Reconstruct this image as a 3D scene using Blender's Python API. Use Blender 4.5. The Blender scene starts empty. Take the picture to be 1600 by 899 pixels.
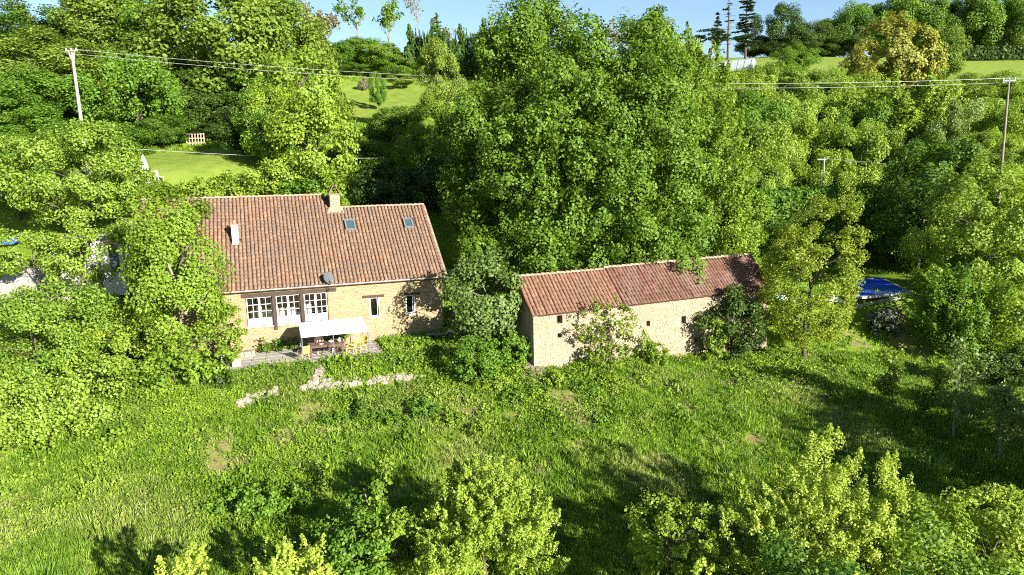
import bpy, math, random
import numpy as np
from mathutils import Matrix, Vector
S = bpy.context.scene
COL = S.collection
rad = math.radians

# ------------------------------------------------------------------ camera
PW, PH, PF = 1600.0, 899.0, 1081.0
CAM = np.array([0.0, 0.0, 10.5])
_a = rad(90 - 9.0); _b = rad(-1.3)
_Rx = np.array([[1, 0, 0], [0, math.cos(_a), -math.sin(_a)], [0, math.sin(_a), math.cos(_a)]])
_Rz = np.array([[math.cos(_b), -math.sin(_b), 0], [math.sin(_b), math.cos(_b), 0], [0, 0, 1]])
ROT = _Rx @ _Rz
cd = bpy.data.cameras.new('camera'); cam = bpy.data.objects.new('camera', cd); COL.objects.link(cam)
M4 = Matrix.Identity(4)
for i in range(3):
    for j in range(3): M4[i][j] = float(ROT[i, j])
    M4[i][3] = float(CAM[i])
cam.matrix_world = M4
cd.sensor_width = 36; cd.lens = PF / PW * 36; cd.clip_start = .2; cd.clip_end = 3000
S.camera = cam

# ------------------------------------------------------------------ light
SUN_AZ, SUN_EL = rad(138), rad(18)       # clockwise from +Y, low evening sun behind the camera to the right
w = bpy.data.worlds.new('World'); S.world = w; w.use_nodes = True
nt = w.node_tree; nt.nodes.clear()
sky = nt.nodes.new('ShaderNodeTexSky'); sky.sky_type = 'NISHITA'; sky.sun_disc = False
sky.sun_elevation = SUN_EL; sky.sun_rotation = SUN_AZ
sky.air_density = 1.0; sky.dust_density = .15; sky.ozone_density = 2.2
bg = nt.nodes.new('ShaderNodeBackground'); bg.inputs[1].default_value = 0.06
wo = nt.nodes.new('ShaderNodeOutputWorld')
nt.links.new(sky.outputs[0], bg.inputs[0]); nt.links.new(bg.outputs[0], wo.inputs[0])
sl = bpy.data.lights.new('sun', 'SUN'); sl.energy = 5.0; sl.angle = rad(.5); sl.color = (1, .955, .86)
so = bpy.data.objects.new('sun', sl); COL.objects.link(so); so.location = (30, -30, 40)
sd = Vector((math.sin(SUN_AZ) * math.cos(SUN_EL), math.cos(SUN_AZ) * math.cos(SUN_EL), math.sin(SUN_EL)))
so.rotation_euler = sd.to_track_quat('Z', 'Y').to_euler()
S.view_settings.view_transform = 'Standard'; S.view_settings.look = 'None'
S.view_settings.exposure = 1.8; S.view_settings.gamma = 1
try:
    S.cycles.max_bounces = 6; S.cycles.diffuse_bounces = 3; S.cycles.transmission_bounces = 4
    S.cycles.transparent_max_bounces = 6; S.cycles.caustics_reflective = False; S.cycles.caustics_refractive = False
    S.cycles.use_denoising = False; S.cycles.filter_width = 1.05
except Exception: pass

# ------------------------------------------------------------------ pixel -> world helpers
def ray(px, py): return ROT @ np.array([(px - PW / 2) / PF, -(py - PH / 2) / PF, -1.0])
def at(px, py, Y):
    d = ray(px, py); return CAM + d * (Y / d[1])

# ------------------------------------------------------------------ terrain
ANCH = [  # (px, py, depth): ground seen in the photograph
 (60, 899, 25.5), (450, 899, 25.5), (800, 899, 26), (1200, 899, 26), (1560, 899, 26),
 (60, 770, 30.5), (400, 760, 31), (800, 745, 32), (1200, 745, 33), (1560, 750, 33),
 (60, 660, 35), (400, 655, 36), (620, 650, 36), (800, 655, 36), (1000, 650, 37), (1200, 650, 38), (1380, 640, 39), (1560, 650, 38),
 (1000, 600, 39.5), (1250, 575, 45), (1420, 560, 49), (1590, 560, 47), (1385, 505, 52.5), (1480, 500, 54),
 (150, 560, 39.5), (20, 560, 40), (100, 470, 46), (18, 392, 52), (1590, 400, 57), (1480, 420, 60),
 (300, 287, 60), (232, 284, 59.5), (300, 240, 72), (380, 262, 65), (300, 215, 80), (100, 255, 64),
 (590, 182, 90), (690, 165, 95), (600, 140, 108), (700, 140, 109), (540, 215, 76), (600, 105, 130), (750, 100, 130),
 (50, 300, 58), (50, 150, 86), (50, 60, 120), (-150, 300, 60), (-150, 120, 95), (250, 100, 110), (430, 100, 118),
 (730, 345, 62), (640, 280, 68), (900, 250, 76), (900, 100, 132), (1030, 330, 66),
 (1250, 122, 150), (1130, 116, 152), (1250, 90, 190), (1110, 93, 195), (1540, 118, 150), (1540, 92, 190), (1400, 105, 160),
 (1288, 292, 88), (1300, 210, 108), (1570, 270, 61), (1500, 300, 66), (1560, 190, 100), (1160, 230, 95), (1300, 405, 67), (1180, 400, 62), (1400, 400, 68),
 (1750, 650, 38), (1750, 500, 52), (1750, 300, 66), (1750, 120, 150), (-150, 650, 36), (-150, 480, 46),
]
HU = np.array([math.sin(rad(70)), math.cos(rad(70)), 0]); HV = np.array([-math.cos(rad(70)), math.sin(rad(70)), 0]); HO = np.array([-4.741, 46.329, 0.0])
BU = np.array([math.sin(rad(65)), math.cos(rad(65)), 0]); BV = np.array([-math.cos(rad(65)), math.sin(rad(65)), 0]); BO = np.array([1.218, 40.136, 0.0])
def hp(u, v, z): p = HO + HU * u + HV * v; return (p[0], p[1], z)
def bp_(u, v, z): p = BO + BU * u + BV * v; return (p[0], p[1], z)
pts = [tuple(at(*a)) for a in ANCH]
for u in (-17, -14, -11, -8, -5, -2, 1, 4):
    pts += [hp(u, -.2, .06 if u < 3 else -.1), hp(u, -2.2, .06 if u < 2 else -.15), hp(u, -4.0 if u < -4 else -3.4, .0), hp(u, -6.3, -.75)]
    pts += [hp(u, 7, 1.2), hp(u, 12.8, 4.2)]
for u, z in ((0, -.85), (4, -1.05), (8, -1.3), (12, -1.55), (16, -1.85), (19, -2.0)):
    pts += [bp_(u, -.1, z), bp_(u, -2.5, z - .75)]
for u in (2, 9, 17): pts.append(bp_(u, 6, .7)); pts.append(bp_(u, 12, 2.0))
# pool platform
for px, py, Y in ((1250, 466, 54), (1320, 470, 54.5), (1400, 466, 56)):
    X = at(px, py, Y)[0]; pts.append((X, Y, .95)); pts.append((X + 1, Y + 9, 1.1))
# outside the frame: the slope carries on
for X in (-60, -20, 20, 60):
    pts += [(X, 12, -9.0), (X, -5, -13.5), (X, -25, -18)]
for X in (-130, -60, 0, 60, 130, 200): pts += [(X, 260, 50.0), (X, 330, 50.5), (X, 420, 50)]
pts += [(-130, 130, 36), (130, 110, 25), (190, 160, 35), (-70, 60, 12), (80, 60, 8), (-60, 30, -3), (60, 30, -5)]
PT = np.array(pts)
def _ker(r2): return np.sqrt(r2 + 9.0)
_D = ((PT[:, None, :2] - PT[None, :, :2]) ** 2).sum(-1)
_n = len(PT); _A = np.zeros((_n + 3, _n + 3)); _A[:_n, :_n] = _ker(_D) - np.eye(_n) * .35
_A[:_n, _n] = 1; _A[:_n, _n + 1:] = PT[:, :2]; _A[_n, :_n] = 1; _A[_n + 1:, :_n] = PT[:, :2].T
_W = np.linalg.solve(_A, np.concatenate([PT[:, 2], [0, 0, 0]]))
def wob(x, y):
    return .05 * np.sin(1.9 * x + .6 * y) * np.sin(1.3 * y - .7 * x) + .07 * np.sin(.83 * x + 2.1) * np.cos(.91 * y + .4 * x)
def ground(x, y):
    x = np.atleast_1d(np.asarray(x, float)); y = np.atleast_1d(np.asarray(y, float))
    out = np.empty(len(x))
    for i in range(0, len(x), 8000):
        xs, ys = x[i:i + 8000], y[i:i + 8000]
        d = (xs[:, None] - PT[None, :, 0]) ** 2 + (ys[:, None] - PT[None, :, 1]) ** 2
        out[i:i + 8000] = _ker(d) @ _W[:_n] + _W[_n] + xs * _W[_n + 1] + ys * _W[_n + 2]
    # level shelves: terrace by the house, pool platform
    u = (x - HO[0]) * HU[0] + (y - HO[1]) * HU[1]; v = (x - HO[0]) * HV[0] + (y - HO[1]) * HV[1]
    m = np.clip((u + 19) / 1.5, 0, 1) * np.clip((1.5 - u) / 2.5, 0, 1) * np.clip((v + 4.6) / .9, 0, 1) * np.clip((9 - v) / 3, 0, 1)
    out = out + wob(x, y) * (1 - m)
    out = out * (1 - m) + .05 * m
    r = np.sqrt(((x - 31.0) / 6.0) ** 2 + ((y - 59.4) / 6.6) ** 2); m = np.clip((1.5 - r) / .3, 0, 1); out = out * (1 - m) + .95 * m
    return out
def gz(x, y): return float(ground([x], [y])[0])
def hit(px, py, y0=14, y1=260):
    d = ray(px, py); Y = np.geomspace(y0, y1, 900); P = CAM[None] + d[None] * (Y / d[1])[:, None]
    below = np.where(P[:, 2] < ground(P[:, 0], P[:, 1]))[0]
    k = below[0] if len(below) else len(Y) - 1
    return P[k]

# ------------------------------------------------------------------ node helpers / materials
def mat(name):
    m = bpy.data.materials.new(name); m.use_nodes = True; n = m.node_tree; n.nodes.clear()
    out = n.nodes.new('ShaderNodeOutputMaterial'); return m, n, out
def N(n, t, **k):
    x = n.nodes.new(t)
    for a, b in k.items():
        if a == 'i':
            for q, v in b.items(): x.inputs[q].default_value = v
        else: setattr(x, a, b)
    return x
def L(n, a, b): n.links.new(a, b)
def c4(c): return (c[0], c[1], c[2], 1)
def mixc(n, fac, a, b, mode='MIX'):
    x = N(n, 'ShaderNodeMix', data_type='RGBA', blend_type=mode)
    for s, v in ((x.inputs[0], fac), (x.inputs[6], a), (x.inputs[7], b)):
        if hasattr(v, 'is_linked') or hasattr(v, 'links'): L(n, v, s)
        elif isinstance(v, (int, float)): s.default_value = v
        else: s.default_value = c4(v)
    return x.outputs[2]
def math_(n, op, a, b=0.0, clamp=False):
    x = N(n, 'ShaderNodeMath', operation=op, use_clamp=clamp)
    for s, v in ((x.inputs[0], a), (x.inputs[1], b)):
        if isinstance(v, (int, float)): s.default_value = v
        else: L(n, v, s)
    return x.outputs[0]
def noise(n, scale, detail=3, rough=.55, coord='Object', dist=0):
    t = N(n, 'ShaderNodeTexCoord'); x = N(n, 'ShaderNodeTexNoise', i={'Scale': scale, 'Detail': detail, 'Roughness': rough, 'Distortion': dist})
    L(n, t.outputs[coord], x.inputs['Vector']); return x.outputs['Fac']
def ramp(n, fac, stops):
    r = N(n, 'ShaderNodeValToRGB'); e = r.color_ramp.elements
    while len(e) < len(stops): e.new(.5)
    for k, (p, c) in enumerate(stops): e[k].position = p; e[k].color = c4(c) if not isinstance(c, (int, float)) else (c, c, c, 1)
    L(n, fac, r.inputs[0]); return r.outputs[0]
def pbsdf(n, out, col, rough=.8, metal=0, spec=.3, bump=None, bstr=.4, bdist=.02):
    b = N(n, 'ShaderNodeBsdfPrincipled', i={'Roughness': rough, 'Metallic': metal, 'Specular IOR Level': spec})
    if isinstance(col, tuple): b.inputs['Base Color'].default_value = c4(col)
    else: L(n, col, b.inputs['Base Color'])
    if bump is not None:
        q = N(n, 'ShaderNodeBump', i={'Strength': bstr, 'Distance': bdist}); L(n, bump, q.inputs['Height']); L(n, q.outputs[0], b.inputs['Normal'])
    L(n, b.outputs[0], out.inputs[0]); return b
def simple(name, col, rough=.7, var=.25, scale=6, metal=0, spec=.3):
    m, n, o = mat(name); f = noise(n, scale, 4)
    c = mixc(n, f, tuple(x * (1 - var) for x in col), tuple(min(1, x * (1 + var)) for x in col))
    pbsdf(n, o, c, rough, metal, spec, f, .15); return m
def leafmat(name, dark, light, trans=.35, hue=.25):
    m, n, o = mat(name)
    a = N(n, 'ShaderNodeAttribute', attribute_name='tone'); oi = N(n, 'ShaderNodeObjectInfo')
    f = math_(n, 'ADD', a.outputs['Fac'], math_(n, 'MULTIPLY', math_(n, 'SUBTRACT', oi.outputs['Random'], .5), .5), True)
    col = mixc(n, f, dark, light)
    col = mixc(n, math_(n, 'MULTIPLY', oi.outputs['Random'], hue), col, (light[0] * 1.12, light[1] * 1.0, light[2] * .8))
    b = N(n, 'ShaderNodeBsdfPrincipled', i={'Roughness': .55, 'Specular IOR Level': .25}); L(n, col, b.inputs['Base Color'])
    t = N(n, 'ShaderNodeBsdfTranslucent'); L(n, mixc(n, .6, col, (light[0] * 1.3, light[1] * 1.25, light[2] * .5)), t.inputs[0])
    x = N(n, 'ShaderNodeMixShader', i={0: trans}); L(n, b.outputs[0], x.inputs[1]); L(n, t.outputs[0], x.inputs[2]); L(n, x.outputs[0], o.inputs[0])
    return m
LM = {
 'lime':   leafmat('leaf_lime', (.185, .275, .026), (.385, .475, .076), .36),
 'fresh':  leafmat('leaf_fresh', (.098, .18, .012), (.24, .335, .036), .36),
 'sun':    leafmat('leaf_slender_tree', (.072, .15, .010), (.19, .29, .028), .36),
 'yellow': leafmat('leaf_yellow_green', (.095, .18, .015), (.245, .345, .048), .36),
 'spring': leafmat('leaf_spring', (.125, .19, .014), (.30, .35, .042), .36),
 'mid':    leafmat('leaf_mid', (.055, .135, .010), (.15, .26, .026), .36),
 'hero':   leafmat('leaf_great_tree', (.040, .105, .009), (.125, .215, .018), .34),
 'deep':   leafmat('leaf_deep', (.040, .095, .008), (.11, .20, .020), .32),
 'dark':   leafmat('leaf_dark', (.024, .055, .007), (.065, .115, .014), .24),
 'olive':  leafmat('leaf_olive', (.088, .15, .014), (.21, .285, .042), .36),
 'golden': leafmat('leaf_golden', (.15, .175, .022), (.295, .305, .060), .34),
 'grey':   leafmat('leaf_grey_green', (.075, .13, .024), (.20, .275, .075), .30),
 'pale':   leafmat('leaf_pale', (.13, .13, .08), (.24, .225, .15), .3),
 'conifer': leafmat('leaf_conifer', (.016, .040, .012), (.050, .085, .024), .14),
 'cypress': leafmat('leaf_cypress', (.020, .050, .008), (.06, .12, .016), .18),
 'laven':  leafmat('leaf_lavender', (.065, .085, .055), (.15, .165, .11), .2),
}
def barkmat(name, a, b):
    m, n, o = mat(name); f = noise(n, 3.5, 5, .6); pbsdf(n, o, mixc(n, f, a, b), .9, bump=f, bstr=.5); return m
BARK = barkmat('bark_brown', (.035, .027, .019), (.115, .09, .064))
BARKG = barkmat('bark_grey', (.10, .088, .07), (.26, .235, .19))

def stonemat(name, cols, big=.25, dirt=(.25, .19, .12)):
    m, n, o = mat(name)
    g = N(n, 'ShaderNodeNewGeometry'); oi = N(n, 'ShaderNodeObjectInfo')
    r = math_(n, 'FRACT', math_(n, 'ADD', g.outputs['Random Per Island'], oi.outputs['Random']))
    col = ramp(n, r, [(k / (len(cols) - 1), c) for k, c in enumerate(cols)])
    f = noise(n, 9, 5, .65); col = mixc(n, math_(n, 'MULTIPLY', f, .5), col, dirt)
    b = ramp(n, noise(n, big, 4, .6), [(.4, 0.0), (.68, 1.0)]); col = mixc(n, math_(n, 'MULTIPLY', b, .55), col, dirt)
    pbsdf(n, o, col, .9, bump=noise(n, 22, 4), bstr=.35); return m
M_HSTONE = stonemat('house_stone', [(0.331, 0.259, 0.144), (0.259, 0.187, 0.086), (0.374, 0.317, 0.202), (0.295, 0.216, 0.108), (0.353, 0.281, 0.158)])
M_HMORT = simple('house_mortar', (.215, .155, .085), .95, .25, 3)
M_BSTONE = stonemat('barn_stone', [(0.286, 0.242, 0.171), (0.229, 0.178, 0.114), (0.317, 0.280, 0.216), (0.254, 0.203, 0.133), (0.298, 0.254, 0.190)], .35)
M_BMORT = simple('barn_mortar', (.22, .17, .115), .95, .25, 2)
M_ROCK = stonemat('pale_rock', [(0.226, 0.201, 0.170), (0.170, 0.148, 0.120), (0.277, 0.252, 0.220), (0.201, 0.176, 0.145)], .8, (.30, .25, .17))
def tilemat(name, cols, lichen, lam):
    m, n, o = mat(name)
    g = N(n, 'ShaderNodeNewGeometry'); oi = N(n, 'ShaderNodeObjectInfo')
    r = math_(n, 'FRACT', math_(n, 'ADD', g.outputs['Random Per Island'], oi.outputs['Random']))
    col = ramp(n, r, [(k / (len(cols) - 1), c) for k, c in enumerate(cols)])
    tc = N(n, 'ShaderNodeNewGeometry'); nz = N(n, 'ShaderNodeTexNoise', i={'Scale': .55, 'Detail': 5, 'Roughness': .65}); L(n, tc.outputs['Position'], nz.inputs['Vector'])
    nf = N(n, 'ShaderNodeTexNoise', i={'Scale': 9, 'Detail': 4, 'Roughness': .7}); L(n, tc.outputs['Position'], nf.inputs['Vector'])
    k = ramp(n, math_(n, 'ADD', math_(n, 'MULTIPLY', nz.outputs['Fac'], .6), math_(n, 'MULTIPLY', nf.outputs['Fac'], .4)), [(.44, 0.0), (.62, 1.0)])
    col = mixc(n, math_(n, 'MULTIPLY', k, lam), col, lichen)
    pbsdf(n, o, col, .85, bump=nf.outputs['Fac'], bstr=.25, bdist=.01); return m
M_TILE = tilemat('roof_tile_tan', [(0.166, 0.096, 0.060), (0.135, 0.079, 0.050), (0.217, 0.136, 0.085), (0.155, 0.087, 0.055), (0.191, 0.114, 0.070), (0.139, 0.083, 0.055)], (.115, .082, .06), .8)
M_TILEB = tilemat('roof_tile_red', [(0.154, 0.078, 0.045), (0.123, 0.062, 0.039), (0.189, 0.102, 0.061), (0.141, 0.070, 0.044), (0.167, 0.085, 0.051)], (.13, .088, .058), .5)
M_TILEW = tilemat('roof_tile_weathered_shaded', [(.115, .050, .033), (.085, .040, .028), (.15, .072, .048), (.10, .046, .032)], (.17, .13, .095), .55)  # real wear mid-roof; at the right end the dark tone stands for tree shade
M_RIDGE = tilemat('ridge_tile_pale', [(.26, .185, .125), (.20, .135, .09), (.30, .23, .16)], (.27, .22, .165), .5)
M_DECK = simple('roof_bed', (.07, .042, .030), .9, .3, 4)
M_WHITE = simple('white_paint', (.55, .55, .545), .45, .04, 3)
M_RENDER = simple('pale_render', (.37, .34, .29), .9, .12, 2)
M_FABRIC = simple('white_canvas', (.50, .50, .50), .8, .03, 2)
M_WOOD = simple('dark_timber', (.042, .026, .017), .75, .35, 5)
M_WOODL = simple('weathered_timber', (.33, .26, .18), .8, .3, 5)
M_WOODB = simple('table_wood', (.085, .05, .032), .55, .35, 5)
M_METAL = simple('grey_metal', (.15, .155, .16), .45, .1, 4, .15)
M_DMETAL = simple('dark_metal', (.06, .06, .065), .4, .1, 4, .5)
M_GUTTER = simple('zinc_gutter', (.42, .36, .32), .5, .12, 4, .4)
M_YELLOW = simple('yellow_plastic', (.52, .39, .08), .45, .06, 4)
M_BLUE = simple('blue_pool_cover', (.014, .07, .46), .6, .15, 1.5, 0, .15)
M_TARP = simple('pale_blue_sheet', (.40, .58, .66), .5, .25, 5)
M_BLUET = simple('blue_tarpaulin', (.02, .08, .55), .5, .3, 4)
M_CONC = simple('concrete', (.27, .25, .22), .9, .2, 2.5)
M_PAVE = stonemat('paving_stone', [(.36, .33, .29), (.30, .27, .235), (.42, .385, .34)], .5, (.27, .24, .19))
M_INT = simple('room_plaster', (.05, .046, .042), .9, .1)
M_CURT = simple('pale_linen', (.50, .46, .39), .9, .1)
M_SKIN = simple('skin', (.52, .30, .20), .55, .06)
M_SHIRTP = simple('pale_patterned_shirt', (.55, .48, .38), .9, .55, 18)
M_SHIRTD = simple('dark_top', (.018, .018, .028), .9, .3, 8)
M_PINK = simple('rose_cloth', (.50, .26, .24), .9, .1)
M_HAIR = simple('brown_hair', (.055, .028, .018), .7, .2)
M_WIRE = simple('power_cable', (.30, .30, .29), .5, .1)
M_TERRA = simple('terracotta', (.36, .15, .08), .8, .15)
M_SOIL = simple('dry_soil', (.15, .11, .085), 1, .45, 3)
M_TUNNEL = simple('polythene_sheet', (.36, .40, .42), .35, .08, 2)
M_ROCKW = simple('grey_cushion', (.30, .27, .28), .9, .1)
m_, n_, o_ = mat('window_glass')
_g = N(n_, 'ShaderNodeBsdfGlossy', i={'Roughness': .03, 'Color': (.8, .85, .9, 1)}); _t = N(n_, 'ShaderNodeBsdfTransparent', i={0: (.82, .86, .86, 1)})
_x = N(n_, 'ShaderNodeMixShader', i={0: .12}); L(n_, _t.outputs[0], _x.inputs[1]); L(n_, _g.outputs[0], _x.inputs[2]); L(n_, _x.outputs[0], o_.inputs[0]); M_GLASS = m_
m_, n_, o_ = mat('dark_glass'); pbsdf(n_, o_, (.04, .07, .08), .08, 0, .6); M_DGLASS = m_
# ground sheet
m_, n_, o_ = mat('meadow_ground')
_geo = N(n_, 'ShaderNodeNewGeometry')
def _pn(s, d=4, r=.6):
    x = N(n_, 'ShaderNodeTexNoise', i={'Scale': s, 'Detail': d, 'Roughness': r}); L(n_, _geo.outputs['Position'], x.inputs['Vector']); return x.outputs['Fac']
_c = ramp(n_, _pn(.35), [(.3, (.085, .15, .010)), (.5, (.14, .21, .016)), (.7, (.20, .24, .028))])
_c = mixc(n_, ramp(n_, _pn(3.2, 5), [(.4, 0.0), (.7, .7)]), _c, (.07, .12, .010))
_c = mixc(n_, ramp(n_, _pn(.55, 5, .7), [(.60, 0.0), (.68, .85)]), _c, (.21, .16, .085))
_al = N(n_, 'ShaderNodeAttribute', attribute_name='lawn'); _c = mixc(n_, _al.outputs['Fac'], _c, ramp(n_, _pn(.9, 5), [(.25, (.115, .18, .020)), (.5, (.16, .22, .030)), (.75, (.215, .25, .050))]))
_at = N(n_, 'ShaderNodeAttribute', attribute_name='soil')
_c = mixc(n_, math_(n_, 'MULTIPLY', _at.outputs['Fac'], ramp(n_, _pn(4, 4), [(.38, .1), (.62, 1.0)]), True), _c, (.17, .115, .07))
pbsdf(n_, o_, _c, .95, spec=.1, bump=_pn(7, 5, .7), bstr=.8, bdist=.12); M_GROUND = m_

# ------------------------------------------------------------------ mesh helpers
class MB:
    def __init__(s): s.v = []; s.f = []
    def add(s, vs, fs):
        b = len(s.v); s.v += [tuple(map(float, p)) for p in vs]; s.f += [tuple(i + b for i in f) for f in fs]; return s
    def box(s, x0, x1, y0, y1, z0, z1):
        return s.add([(x0, y0, z0), (x1, y0, z0), (x1, y1, z0), (x0, y1, z0), (x0, y0, z1), (x1, y0, z1), (x1, y1, z1), (x0, y1, z1)],
                     [(0, 3, 2, 1), (4, 5, 6, 7), (0, 1, 5, 4), (1, 2, 6, 5), (2, 3, 7, 6), (3, 0, 4, 7)])
    def bbox(s, x0, x1, y0, y1, z0, z1, c=.01):
        """box with chamfered top and vertical edges"""
        b = [(x0 + c, y0), (x1 - c, y0), (x1, y0 + c), (x1, y1 - c), (x1 - c, y1), (x0 + c, y1), (x0, y1 - c), (x0, y0 + c)]
        t = [(x0 + 2 * c, y0 + c), (x1 - 2 * c, y0 + c), (x1 - c, y0 + 2 * c), (x1 - c, y1 - 2 * c), (x1 - 2 * c, y1 - c), (x0 + 2 * c, y1 - c), (x0 + c, y1 - 2 * c), (x0 + c, y0 + 2 * c)]
        vs = [(x, y, z0) for x, y in b] + [(x, y, z1 - c) for x, y in b] + [(x, y, z1) for x, y in t]
        fs = [tuple(range(7, -1, -1)), tuple(range(16, 24))]
        for k in range(8):
            j = (k + 1) % 8; fs += [(k, j, 8 + j, 8 + k), (8 + k, 8 + j, 16 + j, 16 + k)]
        return s.add(vs, fs)
    def tube(s, P, R, n=6, cap=True):
        P = [Vector(p) for p in P]; vs = []; fs = []; prev = None
        for k, p in enumerate(P):
            d = (P[min(k + 1, len(P) - 1)] - P[max(k - 1, 0)])
            d = d.normalized() if d.length > 1e-9 else Vector((0, 0, 1))
            a = (prev if prev is not None else Vector((1, 0, 0)) if abs(d.x) < .8 else Vector((0, 1, 0)))
            a = (a - d * a.dot(d)); a = a.normalized() if a.length > 1e-6 else d.orthogonal().normalized(); prev = a; b = d.cross(a)
            r = R[k] if hasattr(R, '__len__') else R
            for q in range(n):
                t = 2 * math.pi * q / n; vs.append(p + a * (math.cos(t) * r) + b * (math.sin(t) * r))
        for k in range(len(P) - 1):
            for q in range(n):
                j = (q + 1) % n; fs.append((k * n + q, k * n + j, (k + 1) * n + j, (k + 1) * n + q))
        if cap: fs.append(tuple(range(n - 1, -1, -1))); fs.append(tuple(range((len(P) - 1) * n, len(P) * n)))
        return s.add(vs, fs)
    def lathe(s, prof, n=12, cx=0, cy=0):
        vs = []; fs = []
        for r, z in prof:
            for q in range(n): t = 2 * math.pi * q / n; vs.append((cx + r * math.cos(t), cy + r * math.sin(t), z))
        for k in range(len(prof) - 1):
            for q in range(n): j = (q + 1) % n; fs.append((k * n + q, k * n + j, (k + 1) * n + j, (k + 1) * n + q))
        return s.add(vs, fs)
    def mesh(s, name):
        me = bpy.data.meshes.new(name); me.from_pydata(s.v, [], s.f); me.update(); return me
    def build(s, name, m, parent=None, smooth=False, **kw):
        me = s.mesh(name)
        if smooth: me.polygons.foreach_set('use_smooth', [True] * len(me.polygons))
        return obj(name, me, m, parent, **kw)
def obj(name, me, m, parent=None, label=None, cat=None, group=None, kind=None, loc=None, rotz=None):
    o = bpy.data.objects.new(name, me); COL.objects.link(o)
    if m is not None and me is not None and len(me.materials) == 0: me.materials.append(m)
    if parent is not None: o.parent = parent
    tag(o, label, cat, group, kind)
    if loc is not None: o.location = tuple(map(float, loc))
    if rotz is not None: o.rotation_euler = (0, 0, rotz)
    return o
def tag(o, label=None, cat=None, group=None, kind=None):
    for k, v in (('label', label), ('category', cat), ('group', group), ('kind', kind)):
        if v: o[k] = v
    return o
def thing(name, label, cat, loc=(0, 0, 0), rotz=0, group=None):
    o = bpy.data.objects.new(name, None); COL.objects.link(o); o.empty_display_size = .2
    o.location = tuple(map(float, loc)); o.rotation_euler = (0, 0, rotz); return tag(o, label, cat, group)

# ------------------------------------------------------------------ ground
ys = np.concatenate([np.arange(-30, 14, 2.5), np.arange(14, 74, .55), np.arange(74, 130, 1.5), np.arange(130, 430, 8)])
xs = np.concatenate([np.arange(-260, -70, 10), np.arange(-70, -34, 2), np.arange(-34, 44, .6), np.arange(44, 90, 2), np.arange(90, 300, 10)])
GX, GY = np.meshgrid(xs, ys); gzv = ground(GX.ravel(), GY.ravel())
nx, ny = len(xs), len(ys)
me = bpy.data.meshes.new('ground'); V = np.stack([GX.ravel(), GY.ravel(), gzv], 1)
I = np.arange(nx * ny).reshape(ny, nx); F = np.stack([I[:-1, :-1], I[:-1, 1:], I[1:, 1:], I[1:, :-1]], -1).reshape(-1, 4)
def quadmesh(name, V, F, tone=None, smooth=False):
    me = bpy.data.meshes.new(name); nf = len(F)
    me.vertices.add(len(V)); me.vertices.foreach_set('co', np.ascontiguousarray(V, np.float32).ravel())
    me.loops.add(nf * 4); me.loops.foreach_set('vertex_index', np.ascontiguousarray(F, np.int32).ravel())
    me.polygons.add(nf); me.polygons.foreach_set('loop_start', np.arange(0, nf * 4, 4, dtype=np.int32))
    try: me.polygons.foreach_set('loop_total', np.full(nf, 4, np.int32))
    except Exception: pass
    if smooth: me.polygons.foreach_set('use_smooth', np.ones(nf, bool))
    if tone is not None:
        a = me.attributes.new('tone', 'FLOAT', 'POINT'); a.data.foreach_set('value', np.ascontiguousarray(tone, np.float32))
    me.update(calc_edges=True); return me
SOILP = [(490, 650, 1.3), (350, 725, 1.1), (345, 700, .9), (905, 650, 1.2), (880, 620, 1.0), (1030, 722, .75), (915, 720, .6), (1140, 600, .9), (1100, 590, .7), (735, 640, .8), (800, 650, .6), (640, 650, .8), (1065, 640, .7), (440, 690, .9), (1410, 530, 1.5), (1250, 600, .7), (1330, 532, 1.3), (905, 700, .6), (1010, 655, .5), (520, 668, .9), (700, 735, .6), (1180, 690, .6), (845, 735, .6), (590, 640, .7)]
SOILW = [(*hit(a, b, 24, 70)[:2], c * .74) for a, b, c in SOILP]
def soilness(x, y):
    m = np.zeros(len(x)); n = .55 * np.sin(3.1 * x + 1.7 * y) + .55 * np.sin(2.3 * y - 2.9 * x + 1) + .4 * np.sin(6.1 * x) * np.sin(5.3 * y)
    for cx_, cy_, r_ in SOILW: m = np.maximum(m, 1.25 - np.sqrt(((x - cx_) / 1.25) ** 2 + (y - cy_) ** 2) / r_ + .22 * n)
    return np.clip(m * 1.6, 0, 1)
_gm = quadmesh('ground', V, F, smooth=True); _ga = _gm.attributes.new('soil', 'FLOAT', 'POINT'); _ga.data.foreach_set('value', np.ascontiguousarray(soilness(V[:, 0], V[:, 1]), np.float32))
def lawnness(x, y):
    a = np.clip(1.3 - np.sqrt(((x + 17) / 12) ** 2 + ((y - 100) / 14) ** 2), 0, 1) * 2.2; b = np.clip((y - 140) / 14, 0, 1); c = np.clip(1.4 - np.sqrt(((x + 30) / 7) ** 2 + ((y - 65) / 8) ** 2), 0, 1) * 2; return np.clip(np.maximum(np.maximum(a, b), c), 0, 1)
_gl = _gm.attributes.new('lawn', 'FLOAT', 'POINT'); _gl.data.foreach_set('value', np.ascontiguousarray(lawnness(V[:, 0], V[:, 1]), np.float32))
obj('ground', _gm, M_GROUND, kind='structure')

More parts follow.
